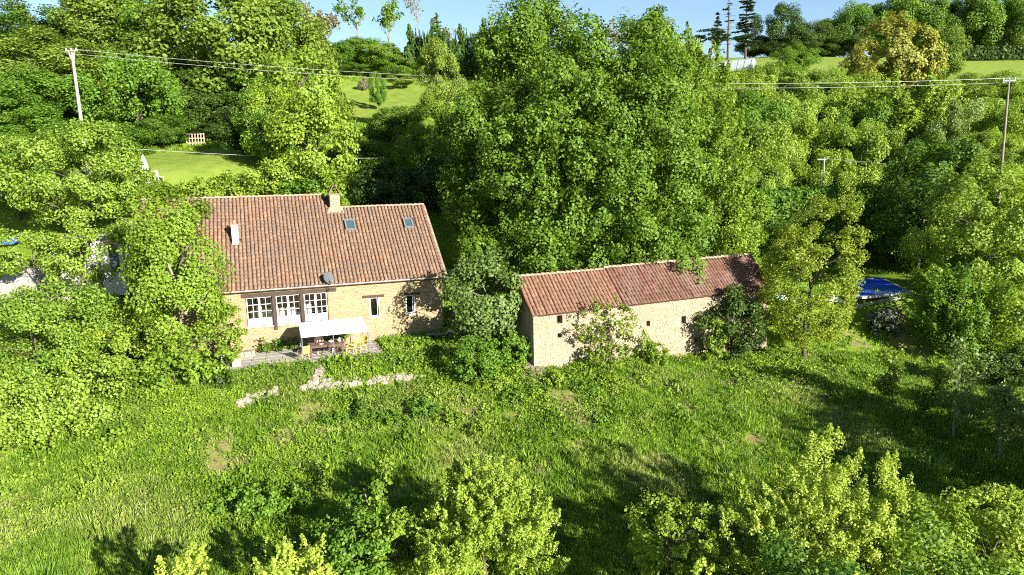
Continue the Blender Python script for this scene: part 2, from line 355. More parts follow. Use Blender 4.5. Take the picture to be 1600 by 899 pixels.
# ------------------------------------------------------------------ the house
house = thing('farmhouse', 'long ochre stone farmhouse with a steep tan tiled roof and glazed doors', 'house', HO, rad(20))
WALL_T = 4.02; HL = -18.3
rng = random.Random(5)
def wall_panel(mb, u0, u1, z0, z1, openings, depth=.32, y=0.0):
    us = sorted({u0, u1, *[o[0] for o in openings], *[o[1] for o in openings]}); zs = sorted({z0, z1, *[o[2] for o in openings], *[o[3] for o in openings]})
    for a, b in zip(us, us[1:]):
        for c, d in zip(zs, zs[1:]):
            if any(o[0] <= a and b <= o[1] and o[2] <= c and d <= o[3] for o in openings): continue
            mb.add([(a, y, c), (b, y, c), (b, y, d), (a, y, d)], [(0, 1, 2, 3)])
    for a, b, c, d in openings:
        mb.add([(a, y, c), (b, y, c), (b, y, d), (a, y, d), (a, y + depth, c), (b, y + depth, c), (b, y + depth, d), (a, y + depth, d)],
               [(0, 4, 5, 1), (1, 5, 6, 2), (2, 6, 7, 3), (3, 7, 4, 0)])
def rubble(mb, u0, u1, z0, z1, openings, rng, y=0.0, hmin=.11, hmax=.2, wmin=.14, wmax=.38, lo=None):
    z = z0
    while z < z1 - .05:
        h = rng.uniform(hmin, hmax); u = u0 + rng.uniform(0, .1)
        while u < u1 - .06:
            wd = min(rng.uniform(wmin, wmax), u1 - u); a, b = u + .012, u + wd - .012; c, d = z + .01 + rng.uniform(-.015, .02), min(z + h - .01 + rng.uniform(-.02, .015), z1)
            if b - a > .05 and not any(a < o[1] + .02 and b > o[0] - .02 and c < o[3] + .02 and d > o[2] - .02 for o in openings):
                p = rng.uniform(.012, .045); q = rng.uniform(.015, .03); j = lambda: rng.uniform(-.018, .018)
                mb.add([(a, y, c), (b, y, c), (b, y, d), (a, y, d), (a + q + j(), y - p, c + q + j()), (b - q + j(), y - p, c + q + j()), (b - q + j(), y - p * .8, d - q + j()), (a + q + j(), y - p * .8, d - q + j())],
                       [(4, 5, 6, 7), (0, 1, 5, 4), (1, 2, 6, 5), (2, 3, 7, 6), (3, 0, 4, 7)])
            u += wd
        z += h
WIN = (-12.46, -7.55, 1.72, 3.56); SW1 = (-4.90, -4.33, 1.66, 2.96); SW2 = (-2.52, -1.97, 1.66, 2.94)
ops = [WIN, SW1, SW2]
mb = MB(); wall_panel(mb, HL, .0, -1.2, WALL_T, ops)
D_R, D_L = 7.52 * math.cos(rad(37.6)), 9.0 * math.cos(rad(37.6))
def gable(mb, u, depth_ridge, rise, facing):
    vs = [(u, 0, -1.2), (u, 2 * depth_ridge - .7, -1.2), (u, 2 * depth_ridge - .7, WALL_T), (u, depth_ridge - .35, WALL_T + rise - .3), (u, 0, WALL_T)]
    mb.add(vs, [tuple(range(5)) if facing > 0 else tuple(range(4, -1, -1))])
gable(mb, 0, D_R, 7.52 * math.sin(rad(37.6)), 1); gable(mb, HL, D_L, 9.0 * math.sin(rad(37.6)), -1)
mb.add([(HL, 2 * D_R - .7, -1.2), (0, 2 * D_R - .7, -1.2), (0, 2 * D_R - .7, WALL_T), (HL, 2 * D_R - .7, WALL_T)], [(0, 3, 2, 1)])
hwall = mb.build('wall', M_HMORT, house)
mb = MB(); lint_z = [(-12.7, -7.0, 3.56, 3.80), (-5.35, -3.95, 2.96, 3.12), (-2.95, -1.55, 2.94, 3.08)]
rubble(mb, HL, -.02, -.9, WALL_T - .06, ops + lint_z, rng, 0, .075, .15, .09, .27); mb.build('rubble_stones', M_HSTONE, hwall, kind='stuff')
for a, b, c, d in lint_z: MB().bbox(a, b, -.055, .12, c + .005, d, .015).build('lintel', M_WOOD, house)
# glazed doors: three bays, two leaves each
def glazed(u0, u1, z0, z1, panel_z, cols, rows, wide=True):
    f = MB(); y0, y1 = .10, .16; t = .05
    mid = (u0 + u1) / 2
    leaves_ = [(u0, mid - .012), (mid + .012, u1)] if wide else [(u0, u1)]
    panes = []
    for a, b in leaves_:
        f.box(a, a + t, y0, y1, z0, z1); f.box(b - t, b, y0, y1, z0, z1); f.box(a + t, b - t, y0, y1, z1 - t, z1); f.box(a + t, b - t, y0, y1, z0, z0 + t)
        zb = z0 + t
        if panel_z is not None:
            f.box(a + t, b - t, y0 + .012, y1 - .012, z0 + t, panel_z); f.box(a + t, b - t, y0, y1, panel_z, panel_z + .05); zb = panel_z + .05
        ca = [a + t + (b - a - 2 * t) * k / cols for k in range(cols + 1)]; rz = [zb + (z1 - t - zb) * k / rows for k in range(rows + 1)]
        for k in range(1, cols): f.box(ca[k] - .016, ca[k] + .016, y0 + .004, y1 - .004, zb, z1 - t)
        for k in range(1, rows):
            for q in range(cols): f.box(ca[q] + (.016 if q else 0), ca[q + 1] - (.016 if q < cols - 1 else 0), y0 + .006, y1 - .006, rz[k] - .016, rz[k] + .016)
        for q in range(cols):
            for k in range(rows): panes.append((ca[q], ca[q + 1], rz[k], rz[k + 1]))
    wn = f.build('glazed_door' if wide else 'window', M_WHITE, house)
    for a, b, c, d in panes: MB().add([(a, .13, c), (b, .13, c), (b, .13, d), (a, .13, d)], [(0, 1, 2, 3)]).build('pane', M_GLASS, wn)
    return wn
POSTS = [(-10.92, -10.70), (-9.24, -9.02)]
bays = [(-12.42, -10.94), (-10.68, -9.26), (-9.00, -7.59)]
for a, b in bays: glazed(a, b, 1.74, 3.54, 2.16, 2, 3)
for (a, b), zb in zip(POSTS, (1.42, 1.70)): MB().bbox(a, b, -.09, .17, zb, 3.555, .012).build('timber_post', M_WOOD, house)
MB().box(-12.5, -7.5, -.05, .10, 1.66, 1.72).build('sill', M_WHITE, house)
for o in (SW1, SW2):
    wn = glazed(o[0] + .03, o[1] - .03, o[2] + .04, o[3] - .02, None, 1, 1, False)
    MB().box(o[0] - .05, o[1] + .05, -.05, .09, o[2] - .05, o[2] + .03).build('sill', M_WHITE, wn)
    r = MB(); r.box(o[0] - .055, o[0] - .002, -.03, .02, o[2] - .05, o[3]); r.box(o[1] + .002, o[1] + .055, -.03, .02, o[2] - .05, o[3]); r.build('surround', M_WHITE, wn)
# rooms behind the glass
def room(a, b, c, d, dep):
    return MB().add([(a, .33, c), (b, .33, c), (b, .33, d), (a, .33, d), (a, dep, c), (b, dep, c), (b, dep, d), (a, dep, d)], [(4, 7, 6, 5), (0, 4, 5, 1), (1, 5, 6, 2), (2, 6, 7, 3), (3, 7, 4, 0)])
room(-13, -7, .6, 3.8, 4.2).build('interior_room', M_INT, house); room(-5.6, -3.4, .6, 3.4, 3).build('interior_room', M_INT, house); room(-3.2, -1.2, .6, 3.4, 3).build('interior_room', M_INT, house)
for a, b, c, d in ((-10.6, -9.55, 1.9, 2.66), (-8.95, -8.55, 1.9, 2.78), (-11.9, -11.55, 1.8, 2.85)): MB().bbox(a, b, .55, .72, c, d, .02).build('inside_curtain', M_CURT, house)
# roof planes with canal tiles
PITCH = rad(37.6); OV = .35
def roofmat(v0, z0, pitch, back=False, vr=0, zr=0):
    """local matrix: x along facade, y up the slope, z normal"""
    c, s_ = math.cos(pitch), math.sin(pitch)
    return Matrix(((1, 0, 0, 0), (0, c, -s_, v0), (0, s_, c, z0), (0, 0, 0, 1)))
def tile_geo(ln=.44, r0=.108, r1=.089, n=5):
    vs = []
    for y, r, l in ((0, r0, .05), (ln, r1, .012)):
        for k in range(n + 1): t = math.pi * k / n; vs.append((r * math.cos(t), y, l + r * .92 * math.sin(t)))
    fs = [(k, k + 1, n + 2 + k, n + 1 + k) for k in range(n)]
    # thickness at the open lower end
    b = len(vs)
    for k in range(n + 1): t = math.pi * k / n; vs.append(((r0 - .02) * math.cos(t), .004, .05 + (r0 - .02) * .92 * math.sin(t)))
    fs += [(k + 1, k, b + k, b + k + 1) for k in range(n)]
    return vs, fs
TV, TF = tile_geo()
def lay_tiles(parent, Mx, u0, u1, s0, s1, skip, rng, m, nrows_single, wav=.0, sp=.245, exp=.335):
    ncol = max(1, int(round((u1 - u0) / sp))); spc = (u1 - u0) / ncol; nrow = int((s1 - s0 - .1) / exp)
    tm = MB().add(TV, TF).mesh('tile'); tm.materials.append(m); st = MB(); cnt = 0
    tm.polygons.foreach_set('use_smooth', [True] * len(tm.polygons))
    for c in range(ncol):
        uo = rng.uniform(-.012, .012); yo = rng.uniform(0, exp * .42)
        for r in range(nrow + 1):
            u = u0 + (c + .5) * spc + uo + rng.uniform(-.01, .01); y = s0 + r * exp + (rng.uniform(-.02, .02) + yo * min(1, r / 3)) * (r > 0)
            if y + .2 > s1: continue
            if any(k[0] < u < k[1] and k[2] < y + .2 < k[3] for k in skip): continue
            if y + .44 > s1: y = s1 - .44
            A = Mx @ Matrix.Translation((u, y, rng.uniform(-.004, .008) + wav * math.sin(u * 1.1 + y * .7) * .5 + wav * .5 * rng.uniform(-1, 1) + r * .0006)) @ Matrix.Rotation(rng.uniform(-.02, .02) * (1 + wav * 40), 4, 'Z')
            if r < nrows_single and cnt < 300:
                o = obj('tile', tm, m, parent); o.matrix_local = A; cnt += 1
            else: st.add([A @ Vector(p) for p in TV], TF)
    o = st.build('roof_tiles', m, parent, kind='stuff', smooth=True)
# front plane of house: eave at v=-OV, z=4.08
zE = 4.06
Mh = roofmat(-OV, zE, PITCH)
STEP = -6.12; LS, RS = 9.0, 7.52; RU, LU = .22, -18.55
d = MB()
def quad_on(M, a, b, c, dd, z=0.0): return [M @ Vector((a, c, z)), M @ Vector((b, c, z)), M @ Vector((b, dd, z)), M @ Vector((a, dd, z))]
d.add(quad_on(Mh, LU, STEP, 0, LS), [(0, 1, 2, 3)]); d.add(quad_on(Mh, STEP, RU, 0, RS), [(0, 1, 2, 3)])
# rear planes, underside of the eave and the step gable
zLr, vLr = zE + LS * math.sin(PITCH), -OV + LS * math.cos(PITCH); zRr, vRr = zE + RS * math.sin(PITCH), -OV + RS * math.cos(PITCH)
d.add([(LU, vLr, zLr), (STEP, vLr, zLr), (STEP, 2 * vRr + OV, zLr - (2 * vRr + OV - vLr) * .72), (LU, 2 * vRr + OV, zLr - (2 * vRr + OV - vLr) * .72)], [(0, 1, 2, 3)])
d.add([(STEP, vRr, zRr), (RU, vRr, zRr), (RU, 2 * vRr + OV, zE), (STEP, 2 * vRr + OV, zE)], [(0, 1, 2, 3)])
d.add([(STEP, vRr, zRr), (STEP, vLr, zLr), (STEP, 2 * vRr, zE)], [(0, 1, 2)])
d.add([(LU, -OV, zE - .03), (RU, -OV, zE - .03), (RU, .02, zE + .02), (LU, .02, zE + .02)], [(3, 2, 1, 0)])
d.add([(LU, -OV, zE - .12), (RU, -OV, zE - .12), (RU, -OV, zE), (LU, -OV, zE)], [(0, 1, 2, 3)])
# right verge board
d.add([Mh @ Vector((RU, 0, 0)), Mh @ Vector((RU, RS, 0)), Mh @ Vector((RU, RS, -.16)), Mh @ Vector((RU, 0, -.16))], [(0, 3, 2, 1)])
hroof = d.build('roof', M_DECK, house)
VX = [(-5.72, -5.02, 5.02, 6.10), (-1.62, -.98, 4.98, 5.98)]
skip = [(a - .12, b + .12, c - .02, e + .1) for a, b, c, e in VX] + [(-13.08, -12.56, 4.22, 4.75), (-6.72, -5.75, 7.1, 9.1)]
lay_tiles(hroof, Mh, LU, STEP, -.06, LS, skip, rng, M_TILE, 4)
lay_tiles(hroof, Mh, STEP, RU, -.06, RS, skip, rng, M_TILE, 0)
def ridge(parent, p0, p1, m, ln=.4, r=.13):
    p0, p1 = Vector(p0), Vector(p1); n = int((p1 - p0).length / (ln * .86)); vs, fs = tile_geo(ln, r, r * .9)
    tm = MB().add(vs, fs).mesh('ridge_tile'); tm.materials.append(m); dr = (p1 - p0).normalized(); ang = math.atan2(dr.y, dr.x) - math.pi / 2
    for k in range(n):
        o = obj('ridge_tile', tm, m, parent, loc=p0 + dr * (k * (p1 - p0).length / n) + Vector((0, 0, rng.uniform(.0, .02)))); o.rotation_euler = (math.asin(dr.z) + rng.uniform(-.02, .02), 0, ang + rng.uniform(-.02, .02))
ridge(hroof, (LU, vLr, zLr), (STEP - .6, vLr, zLr), M_RIDGE); ridge(hroof, (STEP + .4, vRr, zRr), (RU, vRr, zRr), M_RIDGE)
for k in range(20):   # verge tiles down the right-hand edge
    A = Mh @ Matrix.Translation((RU - .02, -.06 + k * .37, .05)) ; o = obj('verge_tile', bpy.data.meshes.get('ridge_tile'), M_RIDGE, hroof); o.matrix_local = A
for a, b, c, e in VX:
    f = MB()
    for q in ((a, a + .09, c, e), (b - .09, b, c, e), (a + .09, b - .09, c, c + .09), (a + .09, b - .09, e - .09, e)): f.box(q[0], q[1], q[2], q[3], 0, .17)
    sk = f.build('skylight', M_METAL, hroof); sk.matrix_local = Mh
    MB().add([(a + .09, c + .09, .12), (b - .09, c + .09, .12), (b - .09, e - .09, .12), (a + .09, e - .09, .12)], [(0, 1, 2, 3)]).build('pane', M_DGLASS, sk)
# gutter
g = MB(); prof = [(math.cos(t) * .075, math.sin(t) * .075) for t in np.linspace(math.pi, 2 * math.pi, 6)]
vs = [(u, -OV - .08 + p[0], zE - .0 + p[1]) for u in (LU, RU) for p in prof]
g.add(vs, [(k, k + 1, k + 7, k + 6) for k in range(5)]); g.add([(x, y, z + .012) for x, y, z in vs], [(k + 6, k + 7, k + 1, k) for k in range(5)]); g.build('gutter', M_GUTTER, house)
f = MB(); [f.box(u, u + .08, -OV + .0, .0, zE - .12, zE - .035) for u in np.arange(LU + .3, RU, .62)]
f.build('rafter_tails', M_WOOD, house, kind='stuff')
# chimney with an open tile hood
cx, cyv = -6.18, vRr - .05
ch = MB(); zc0 = zRr - .55; zc1 = zRr + .98; ch.box(cx - .34, cx + .34, cyv - .38, cyv + .38, zc0 - .8, zc1); chm = ch.build('chimney', M_BMORT, house)
s_ = MB(); rubble(s_, cx - .34, cx + .34, zc0, zc1, [], rng, cyv - .38, .12, .2, .14, .3)
s_.build('rubble_stones', M_BSTONE, chm, kind='stuff')
f = MB(); f.bbox(cx - .40, cx + .40, cyv - .46, cyv + .46, zc1, zc1 + .06, .02)
f.add([(cx - .58, cyv - .45, zRr - .42), (cx + .62, cyv - .45, zRr - .42), (cx + .50, cyv - .36, zRr + .12), (cx - .44, cyv - .36, zRr + .12)], [(0, 1, 2, 3)])
f.build('cap_slab', M_BMORT, chm)
for sgn in (-1, 1):
    f = MB(); x0, x1 = cx + sgn * .36, cx + sgn * .02; z0, z1 = zc1 + .06, zc1 + .66
    f.add([(x0, cyv - .42, z0), (x0, cyv + .42, z0), (x1, cyv + .42, z1), (x1, cyv - .42, z1), (x0 + sgn * .06, cyv - .42, z0 + .01), (x0 + sgn * .06, cyv + .42, z0 + .01), (x1 + sgn * .05, cyv + .42, z1 + .04), (x1 + sgn * .05, cyv - .42, z1 + .04)],
          [(0, 1, 2, 3), (4, 7, 6, 5), (0, 3, 7, 4), (1, 5, 6, 2), (0, 4, 5, 1), (3, 2, 6, 7)])
    f.build('hood_tile', M_TILE, chm)
# rendered flue
P = Mh @ Vector((-12.82, 4.45, 0)); f = MB(); f.box(P.x - .21, P.x + .21, P.y - .2, P.y + .2, P.z - .4, P.z + 1.12); fl = f.build('flue', M_RENDER, house)
f = MB(); f.box(P.x - .26, P.x + .26, P.y - .25, P.y + .25, P.z + 1.12, P.z + 1.18); f.lathe([(.09, P.z + 1.18), (.09, P.z + 1.42), (.0, P.z + 1.43)], 10, P.x, P.y); f.build('flue_cap', M_BMORT, fl)
# satellite dish on a bracket at the eave
dl = hp(-7.44, -.42, 0)
dish = thing('satellite_dish', 'grey satellite dish on a short mast above the farmhouse gutter', 'satellite dish', (dl[0], dl[1], zE - .35), rad(20))
f = MB(); f.tube([(0, .35, 0.05), (0, -.02, .0), (0, -.02, .75)], .025, 8); f.build('mast', M_DMETAL, dish)
f = MB(); n = 20; vs = [(0, .07, 0)]; fs = []
for k, rr in enumerate((.14, .27, .36)):
    for q in range(n): t = 2 * math.pi * q / n; vs.append((rr * math.cos(t), .07 - rr * rr * .55, rr * 1.08 * math.sin(t)))
for q in range(n): fs.append((0, 1 + q, 1 + (q + 1) % n))
for k in range(2):
    for q in range(n): a = 1 + k * n + q; b = 1 + k * n + (q + 1) % n; fs.append((a, a + n, b + n, b))
f.add(vs, fs); o = f.build('reflector', simple('dish_grey', (.075, .08, .085), .6, .1, 4, 0, .1), dish, smooth=True); o.location = (0, -.07, .82); o.rotation_euler = (rad(-22), 0, rad(28))
f = MB(); f.tube([(0, -.06, .55), (.12, -.36, .50), (.16, -.42, .66)], .014, 6); f.box(.12, .20, -.47, -.39, .64, .74); f.build('receiver_arm', M_METAL, dish)

# ------------------------------------------------------------------ the barn
barn = thing('barn', 'long low pale stone barn with a red canal tile roof below the big tree', 'barn', BO, rad(25))
BL = 18.55; BZ = 2.42; bops = [(1.57, 1.97, 1.76, 2.26), (1.62, 1.90, .88, 1.16), (8.14, 8.42, .86, 1.22), (10.95, 11.32, .72, 1.22), (12.1, 12.42, -.66, -.36), (5.2, 5.45, 1.35, 1.6)]
mb = MB(); wall_panel(mb, 0, BL, -4, BZ, bops, .4)
BD = 2.25; BH = 2.1
mb.add([(0, 0, -4), (0, 2 * BD - .3, -4), (0, 2 * BD - .3, BZ), (0, BD - .15, BZ + BH - .15), (0, 0, BZ)], [(4, 3, 2, 1, 0)])
mb.add([(BL, 0, -4), (BL, 2 * BD - .3, -4), (BL, 2 * BD - .3, BZ), (BL, BD - .15, BZ + BH - .15), (BL, 0, BZ)], [(0, 1, 2, 3, 4)])
mb.add([(0, 2 * BD - .3, -4), (BL, 2 * BD - .3, -4), (BL, 2 * BD - .3, BZ), (0, 2 * BD - .3, BZ)], [(1, 0, 3, 2)])
bw = mb.build('wall', M_BMORT, barn)
mb = MB(); rubble(mb, .02, BL, -2.6, BZ - .04, bops, rng, 0, .09, .17, .12, .34); mb.build('rubble_stones', M_BSTONE, bw, kind='stuff')
mb = MB()
for z in np.arange(-2.0, BZ - .2, .3):    # corner stones
    wq = .42 if int(z * 10) % 2 else .28; mb.box(-.03, wq, -.06, .3, z, z + .28)
mb.build('corner_stones', M_BSTONE, bw, kind='stuff')
for o in bops: MB().add([(o[0], .39, o[2]), (o[1], .39, o[2]), (o[1], .39, o[3]), (o[0], .39, o[3])], [(0, 1, 2, 3)]).build('opening_back', M_WOOD, barn)  # dark sheet backs each small hole to give it a dark inside
bp = math.atan2(BH, BD); Mb = roofmat(-.16, BZ - .0, bp); bs = 3.05; SPL = 6.3
d = MB(); d.add(quad_on(Mb, -.15, BL + .2, 0, bs, -.01), [(0, 1, 2, 3)])
zr, vr = BZ + bs * math.sin(bp), -.16 + bs * math.cos(bp)
d.add([(-.15, vr, zr - .01), (BL + .2, vr, zr - .01), (BL + .2, 2 * vr + .16, BZ), (-.15, 2 * vr + .16, BZ)], [(0, 1, 2, 3)])
d.add(quad_on(Mb, -.15, BL + .2, 0, .3, -.12), [(3, 2, 1, 0)])
d.add([Mb @ Vector((-.15, 0, -.01)), Mb @ Vector((-.15, bs, -.01)), Mb @ Vector((-.15, bs, -.12)), Mb @ Vector((-.15, 0, -.12))], [(0, 1, 2, 3)])
broof = d.build('roof', M_DECK, barn)
lay_tiles(broof, Mb, -.18, SPL, -.05, bs, [], rng, M_TILEB, 3, .004)
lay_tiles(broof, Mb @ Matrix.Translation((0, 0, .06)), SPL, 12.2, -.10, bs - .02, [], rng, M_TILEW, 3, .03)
MB().box(SPL - .02, BL + .2, -.05, bs, -.012, .055).build('raised_bed', M_DECK, broof).matrix_local = Mb
lay_tiles(broof, Mb @ Matrix.Translation((0, 0, .075)), 12.2, BL + .22, -.05, bs, [], rng, M_TILEW, 3, .016)  # tree shade over this end is painted in by the dark tile colour
ridge(broof, (-.15, vr, zr - .03), (SPL - .1, vr, zr - .05), M_RIDGE, .4, .14); ridge(broof, (SPL - .1, vr, zr + .05), (BL + .2, vr, zr + .09), M_RIDGE, .4, .14)

# ------------------------------------------------------------------ terrace and what stands on it
terr = obj('terrace', MB().box(-14.3, -4.6, -3.95, -.06, -.6, .075).mesh('terrace'), M_SOIL, kind='structure', loc=HO, rotz=rad(20))
v = -3.9
while v < -.2:
    h = rng.uniform(.55, .8); u = -14.2
    while u < -4.75:
        wd = min(rng.uniform(.6, 1.2), -4.7 - u); MB().bbox(u + .012, u + wd - .012, v + .012, min(v + h, -.1) - .012, .05, .11 + rng.uniform(-.008, .008), .012).build('paving_slab', M_PAVE, terr); u += wd
    v += h
TZ = .11
can = thing('garden_canopy', 'white fabric garden canopy on thin metal posts over the terrace table', 'canopy', hp(0, 0, TZ), rad(20))
u0, u1, v0, v1, h0, h1 = -9.53, -5.62, -3.9, -1.55, 1.56, 1.90
f = MB(); nu, nv = 24, 8; vs = []
for j in range(nv + 1):
    for i in range(nu + 1):
        s, t = i / nu, j / nv; vs.append((u0 + (u1 - u0) * s, v0 + (v1 - v0) * t, h0 + (h1 - h0) * t - .035 * math.sin(math.pi * t) * abs(math.sin(3 * math.pi * s)) - .012 * math.sin(19 * s + 7 * t) - .02 * math.sin(math.pi * t)))
fs = [(j * (nu + 1) + i, j * (nu + 1) + i + 1, (j + 1) * (nu + 1) + i + 1, (j + 1) * (nu + 1) + i) for j in range(nv) for i in range(nu)]
f.add(vs, fs); f.add([(x, y, z - .012) for x, y, z in vs], [q[::-1] for q in fs])
for q in ((u0, u1, v0, v0 - .01, h0),): f.add([(u0, v0 - .005, h0 - .1), (u1, v0 - .005, h0 - .1), (u1, v0 - .005, h0 + .01), (u0, v0 - .005, h0 + .01)], [(0, 1, 2, 3)])
f.build('fabric_roof', M_FABRIC, can, smooth=False)
for u, vv, hh in ((u0 + .04, v0 + .03, h0), (u1 - .04, v0 + .03, h0), (-7.7, v0 + .03, h0), (u0 + .04, v1, h1), (u1 - .04, v1, h1), (-7.5, v1, h1)):
    MB().tube([(u, vv, -.02), (u, vv, hh - .03)], .03, 8).build('post', M_METAL, can)
f = MB(); f.tube([(u0 + .08, v0 + .05, h0 - .05), (u1 - .08, v0 + .05, h0 - .05)], .018, 6); f.tube([(u0 + .08, v1 - .02, h1 - .05), (u1 - .08, v1 - .02, h1 - .05)], .018, 6); f.build('crossbar', M_METAL, can)
# table
tb = thing('dining_table', 'long dark wooden table in the shade under the white canopy', 'table', hp(-8.05, -2.75, TZ), rad(20))
f = MB(); [f.bbox(-1.05, 1.05, -.48 + k * .2, -.30 + k * .2, .70, .745, .006) for k in range(5)]; f.build('tabletop', M_WOODB, tb)
for x in (-.92, .92):
    for y in (-.36, .36): MB().box(x - .045, x + .045, y - .045, y + .045, 0, .70).build('leg', M_WOODB, tb)
MB().box(-.86, .86, -.4, -.36, .58, .70).build('apron', M_WOODB, tb)
def chair(u, v, rz, label, m=M_YELLOW):
    c = thing('garden_chair', label, 'chair', hp(u, v, TZ), rad(20) + rz, 'chairs round the terrace table')
    MB().bbox(-.25, .25, -.24, .24, .41, .45, .02).build('seat', m, c)
    f = MB(); vs = []; 
    for t in np.linspace(0, 1, 4):
        for x in np.linspace(-.25, .25, 6): vs.append((x, .22 + t * .1 - .05 * (1 - (x / .25) ** 2) * -1, .45 + .44 * t))
    fs = [(r * 6 + k, r * 6 + k + 1, r * 6 + k + 7, r * 6 + k + 6) for r in range(3) for k in range(5)]
    f.add(vs, fs); f.add([(x, y + .025, z) for x, y, z in vs], [q[::-1] for q in fs]); f.build('backrest', m, c)
    for sx in (-1, 1):
        f = MB(); f.tube([(sx * .25, .24, .66), (sx * .27, -.1, .64), (sx * .27, -.2, .44)], .022, 6); f.build('armrest', m, c)
        for sy in (-1, 1): MB().tube([(sx * .21, sy * .2, .42), (sx * .25, sy * .24, 0)], .022, 6).build('leg', m, c)
    return c
chair(-9.42, -3.35, rad(205), 'yellow chair beside the outer canopy post with its back to the lawn')
chair(-6.62, -3.2, rad(-115), 'yellow chair pulled up close to the end of the dark table')
chair(-5.98, -2.75, rad(-60), 'yellow chair with arms standing alone beyond the table end')
chair(-8.4, -2.02, rad(0), 'dark chair occupied by the person in the pale patterned shirt', M_WOODB)
chair(-7.45, -1.98, rad(0), 'dark chair occupied by the person in the dark top', M_WOODB)
# things on the table
def tableitem(name, label, cat, u, v, prof, m):
    o = MB().lathe(prof, 12).build(name, m, None, True, label=label, cat=cat); o.location = hp(u, v, TZ + .75); return o
tableitem('bowl', 'white bowl on the dark table between the two people', 'bowl', -7.75, -2.75, [(.0, .0), (.08, .005), (.17, .10), (.155, .10), (.07, .03), (0, .03)], M_WHITE)
tableitem('jug', 'pale jug standing near the table end', 'jug', -7.25, -2.85, [(0, 0), (.07, 0), (.09, .1), (.055, .2), (.065, .26), (.05, .26), (.04, .2), (0, .19)], M_WHITE)
tableitem('plate', 'white plate on the dark table', 'plate', -8.35, -2.95, [(0, .0), (.1, .0), (.15, .02), (.14, .025), (.09, .01), (0, .01)], M_WHITE)
# people seated behind the table
def skin(name, V, E, R, m, parent=None, sub=1):
    me = bpy.data.meshes.new(name); me.from_pydata(V, E, []); me.materials.append(m); o = bpy.data.objects.new(name, me); COL.objects.link(o)
    if parent: o.parent = parent
    md = o.modifiers.new('skin', 'SKIN'); md.use_smooth_shade = True
    for i, r in enumerate(R): 
        sv = me.skin_vertices[0].data[i]; sv.radius = r if isinstance(r, tuple) else (r, r); sv.use_root = (i == 0)
    if sub: q = o.modifiers.new('sub', 'SUBSURF'); q.levels = sub; q.render_levels = sub
    return o
def person(u, v, rz, label, shirt, hair, legs):
    # facing -y, seated on a 0.45 seat
    V = [(0, .08, .50), (0, .10, .70), (0, .11, .92), (0, .10, 1.04), (0, .08, 1.13), (0, .06, 1.22), (0, .06, 1.33)]
    R = [.13, .12, (.13, .10), .06, .052, .085, .07]
    E = [(0, 1), (1, 2), (2, 3), (3, 4), (4, 5), (5, 6)]
    for s in (-1, 1):
        b = len(V)
        V += [(s * .17, .1, .98), (s * .25, .04, .76), (s * .20, -.22, .78), (s * .15, -.33, .79)]; R += [.055, .042, .034, .026]; E += [(2, b), (b, b + 1), (b + 1, b + 2), (b + 2, b + 3)]
        for k, (dx, ln) in enumerate(((-.03, .075), (-.01, .09), (.01, .085), (.03, .07))):
            c = len(V); V += [(s * .15 + dx, -.33 - ln * .55, .785), (s * .15 + dx, -.33 - ln, .765)]; R += [.009, .007]; E += [(b + 3, c), (c, c + 1)]
        c = len(V); V += [(s * .15 - s * .045, -.36, .785)]; R += [.010]; E += [(b + 3, c)]
        c = len(V); V += [(s * .11, -.02, .50), (s * .13, -.38, .50), (s * .13, -.36, .10), (s * .14, -.50, .05)]; R += [.085, .06, .045, .03]; E += [(0, c), (c, c + 1), (c + 1, c + 2), (c + 2, c + 3)]
    o = skin('person', V, E, R, M_SKIN); o.location = hp(u, v, TZ); o.rotation_euler = (0, 0, rad(20) + rz); tag(o, label, 'person', 'people at the terrace table')
    sv = [(0, .08, .48), (0, .10, .70), (0, .11, .93), (0, .10, 1.02)]; sr = [.15, .14, (.155, .12), .07]; se = [(0, 1), (1, 2), (2, 3)]
    for s in (-1, 1): b = len(sv); sv += [(s * .18, .1, .98), (s * .245, .05, .80)]; sr += [.07, .056]; se += [(2, b), (b, b + 1)]
    skin('shirt', sv, se, sr, shirt, o)
    tv = [(0, .06, .49)]; tr = [.15]; te = []
    for s in (-1, 1): b = len(tv); tv += [(s * .11, -.02, .50), (s * .13, -.38, .50), (s * .13, -.36, .16)]; tr += [.095, .072, .055]; te += [(0, b), (b, b + 1), (b + 1, b + 2)]
    skin('trousers', tv, te, tr, legs, o)
    skin('hair', [(0, .09, 1.22), (0, .08, 1.31), (0, .07, 1.365)], [(0, 1), (1, 2)], [(.09, .07), (.09, .085), .05], hair, o)
    f = MB(); f.add([(-.012, -.02, 1.25), (.012, -.02, 1.25), (0, -.045, 1.245), (0, -.02, 1.285)], [(0, 2, 3), (2, 1, 3), (0, 1, 2)]); f.build('nose', M_SKIN, o)
    return o
person(-8.4, -2.05, 0, 'person in a pale patterned shirt seated behind the terrace table', M_SHIRTP, M_HAIR, M_SHIRTD)
person(-7.45, -2.0, rad(-10), 'person with dark hair and a dark top seated behind the table', M_SHIRTD, M_HAIR, M_PINK)
